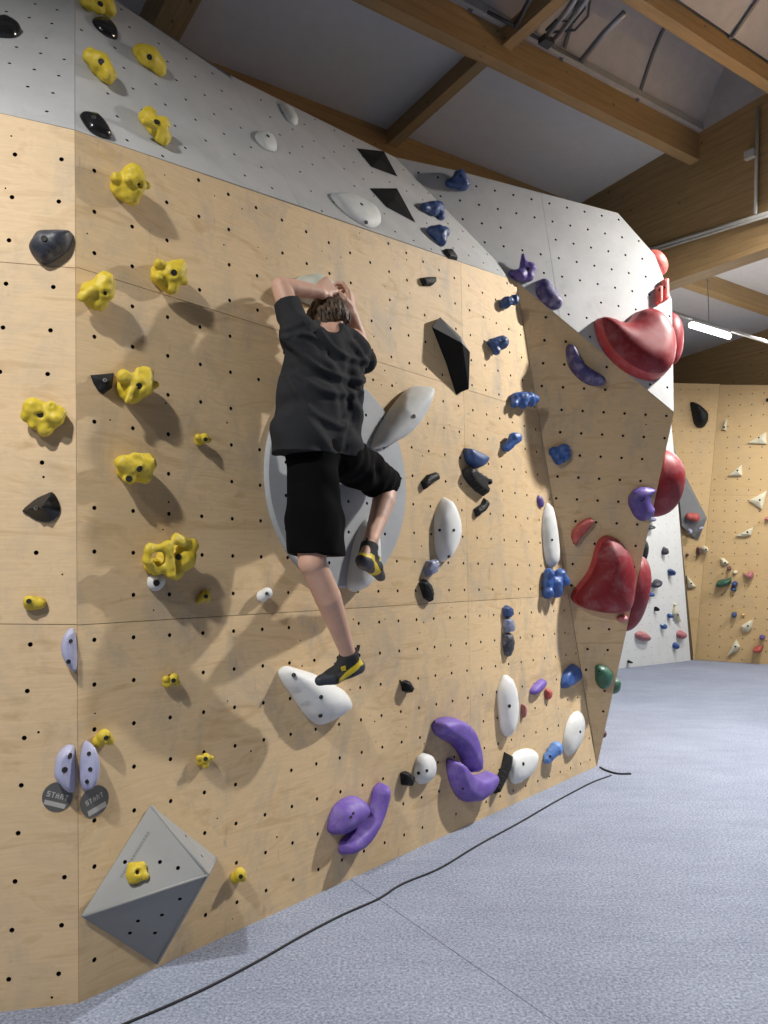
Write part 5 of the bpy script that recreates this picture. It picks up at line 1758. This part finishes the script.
mesh_obj('hair', V, Q, ['hair_brown', 'hair_light'], person, True, fm)

# --- climbing shoes
def shoe(heel, ball, toe, ankle, out, label):
    ax = nrm(toe - heel)
    upv = ankle - heel
    upv = nrm(upv - ax * np.dot(upv, ax))
    sd = np.cross(ax, upv)
    if np.dot(sd, out) < 0:
        sd = -sd
    L = np.linalg.norm(toe - heel)
    f = Field(np.min([heel, toe, ankle], axis=0) - .09, np.max([heel, toe, ankle], axis=0) + .09, .0034)
    f.cone(heel - ax * .004, heel + ax * .05, .035, .034)
    f.cone(heel + ax * .05 + upv * .004, ball, .036, .037, .02)
    f.cone(ball + sd * .012, toe + sd * .003, .030, .019, .02)
    f.cone(ball - sd * .012, toe - ax * .012 - sd * .006, .030, .019, .02)
    f.cone(heel + ax * .025 + upv * .010, ankle + upv * .004, .036, .041, .02)
    f.cone(ball + upv * .018 - ax * .03, ankle + ax * .02, .028, .034, .02)
    # flat sole
    low = ball if np.dot(ball - heel, upv) < 0 else heel
    f.cut(low - upv * .029, -upv)
    f.cut(ankle + upv * .018, nrm(upv * .9 + ax * .15))
    V, Q = f.mesh()
    V = relax(V, Q, 2, .4)
    C = V[Q].mean(axis=1) - heel
    x = (C @ ax) / L
    y = C @ upv
    z = C @ sd
    reg = np.zeros(len(Q), int)
    lowline = -.012 + .0 * x
    band = (x > -.10) & (x < .62) & (np.abs(y - (.030 - .075 * np.clip(x, 0, 1))) < .0150)
    reg[(y < -.014)] = 1
    reg[(x < .20) & (y < .016)] = 1
    reg[(x > .70) & (y < .02)] = 1
    reg[(x > .84)] = 1
    reg[band & (reg == 0) | band & (x > .04)] = 2
    root = None
    names = [('shoe', 'shoe_black', None), ('rubber_rand', 'shoe_rubber', None), ('stripe', 'shoe_yellow', 'yellow stripe panel')]
    objs = []
    for r, (nm, mt, lb) in enumerate(names):
        q = Q[reg == r]
        ids, invx = np.unique(q, return_inverse=True)
        q2 = invx.reshape(q.shape)
        P = V[ids].copy()
        o = mesh_obj(nm, P, q2, [mt], person if r == 0 else objs[0], True)
        if lb:
            o['label'] = lb
        objs.append(o)
    # strap, pull tabs
    sb = MB()
    c = ball - ax * .035 + upv * .040
    sb.box(c - sd * .030 - ax * .012, sd * .058, ax * .024, upv * .006)
    s1 = sb.build('strap', ['shoe_black'], objs[0])
    sb = MB()
    sb.box(c + sd * .018 - ax * .011 + upv * .004, sd * .016, ax * .022, -upv * .028)
    s2 = sb.build('strap_end', ['shoe_yellow'], objs[0])
    sb = MB()
    h0 = ankle - ax * .035 + upv * .010
    sb.tube([h0, h0 + upv * .022 - ax * .010, h0 + upv * .020 - ax * .020, h0 - upv * .004 - ax * .010], .0042, 8)
    sb.build('pull_tab', ['shoe_black'], objs[0], True)
    return objs[0]
vdir = nrm(CAM - an_l)
shoe(PW(357, 667, .225), PW(334, 676, .19), PW(319, 681, .165), PW(350, 655, .225), vdir, 'left')
shoe(PW(363, 561, .285), PW(374, 567, .20), PW(381, 577, .150), PW(369, 547, .262), nrm(vdir + mv * .4), 'right')

# ================================================================== LIGHT AND CAMERA
def lamp(name, p, power, sx, sy, yaw, col=(1, .98, .95), spread=180, tilt=(0, 0)):
    L = bpy.data.lights.new(name, 'AREA')
    L.shape = 'RECTANGLE'
    L.size, L.size_y = sx, sy
    L.energy = power
    L.color = col
    L.spread = math.radians(spread)
    o = bpy.data.objects.new(name, L)
    COL.objects.link(o)
    o.location = p
    o.rotation_euler = (tilt[0], tilt[1], math.radians(yaw))
    return o
YAW = 90 - 55.7
LAMPS = [((-1.6, .3, 4.3), 180, .22), ((-2.4, -.9, 4.2), 70, .3), ((3.85, 5.2, 4.65), 430, .28), ((5.0, 9.4, 4.3), 150, 1.2), ((7.4, 8.8, 4.3), 150, 1.2)]  # rear-left entry: unseen fill light added to brighten the lower left wall
for p, w, l in LAMPS:
    lamp('hall_or_fill_lamp', p, w, l, .12, YAW)
# bare tubes further back in the hall shine all round
for p, w in (((4.2, 9.4, 4.0), 30), ((6.6, 9.2, 4.0), 35), ((7.6, 5.6, 4.0), 30)):
    L = bpy.data.lights.new('hall_tube', 'POINT')
    L.energy = w
    L.color = (1, .96, .92)
    L.shadow_soft_size = .25
    o = bpy.data.objects.new('hall_tube', L)
    COL.objects.link(o)
    o.location = p

w = bpy.data.worlds.new('hall_air')
SC.world = w
w.use_nodes = True
w.node_tree.nodes['Background'].inputs[0].default_value = (.95, .96, 1.0, 1)
w.node_tree.nodes['Background'].inputs[1].default_value = .03

cd = bpy.data.cameras.new('camera')
cam = bpy.data.objects.new('camera', cd)
COL.objects.link(cam)
cam.location = CAM
cam.rotation_euler = (math.pi / 2 + PITCH, 0, 0)
cd.sensor_fit = 'VERTICAL'
cd.sensor_height = 36.0
cd.lens = FPX / 1024 * 36.0
cd.clip_start = .02
SC.camera = cam
SC.view_settings.view_transform = 'Standard'
SC.view_settings.look = 'None'
SC.view_settings.gamma = 1.0
SC.view_settings.use_curve_mapping = False
SC.view_settings.exposure = 0.0
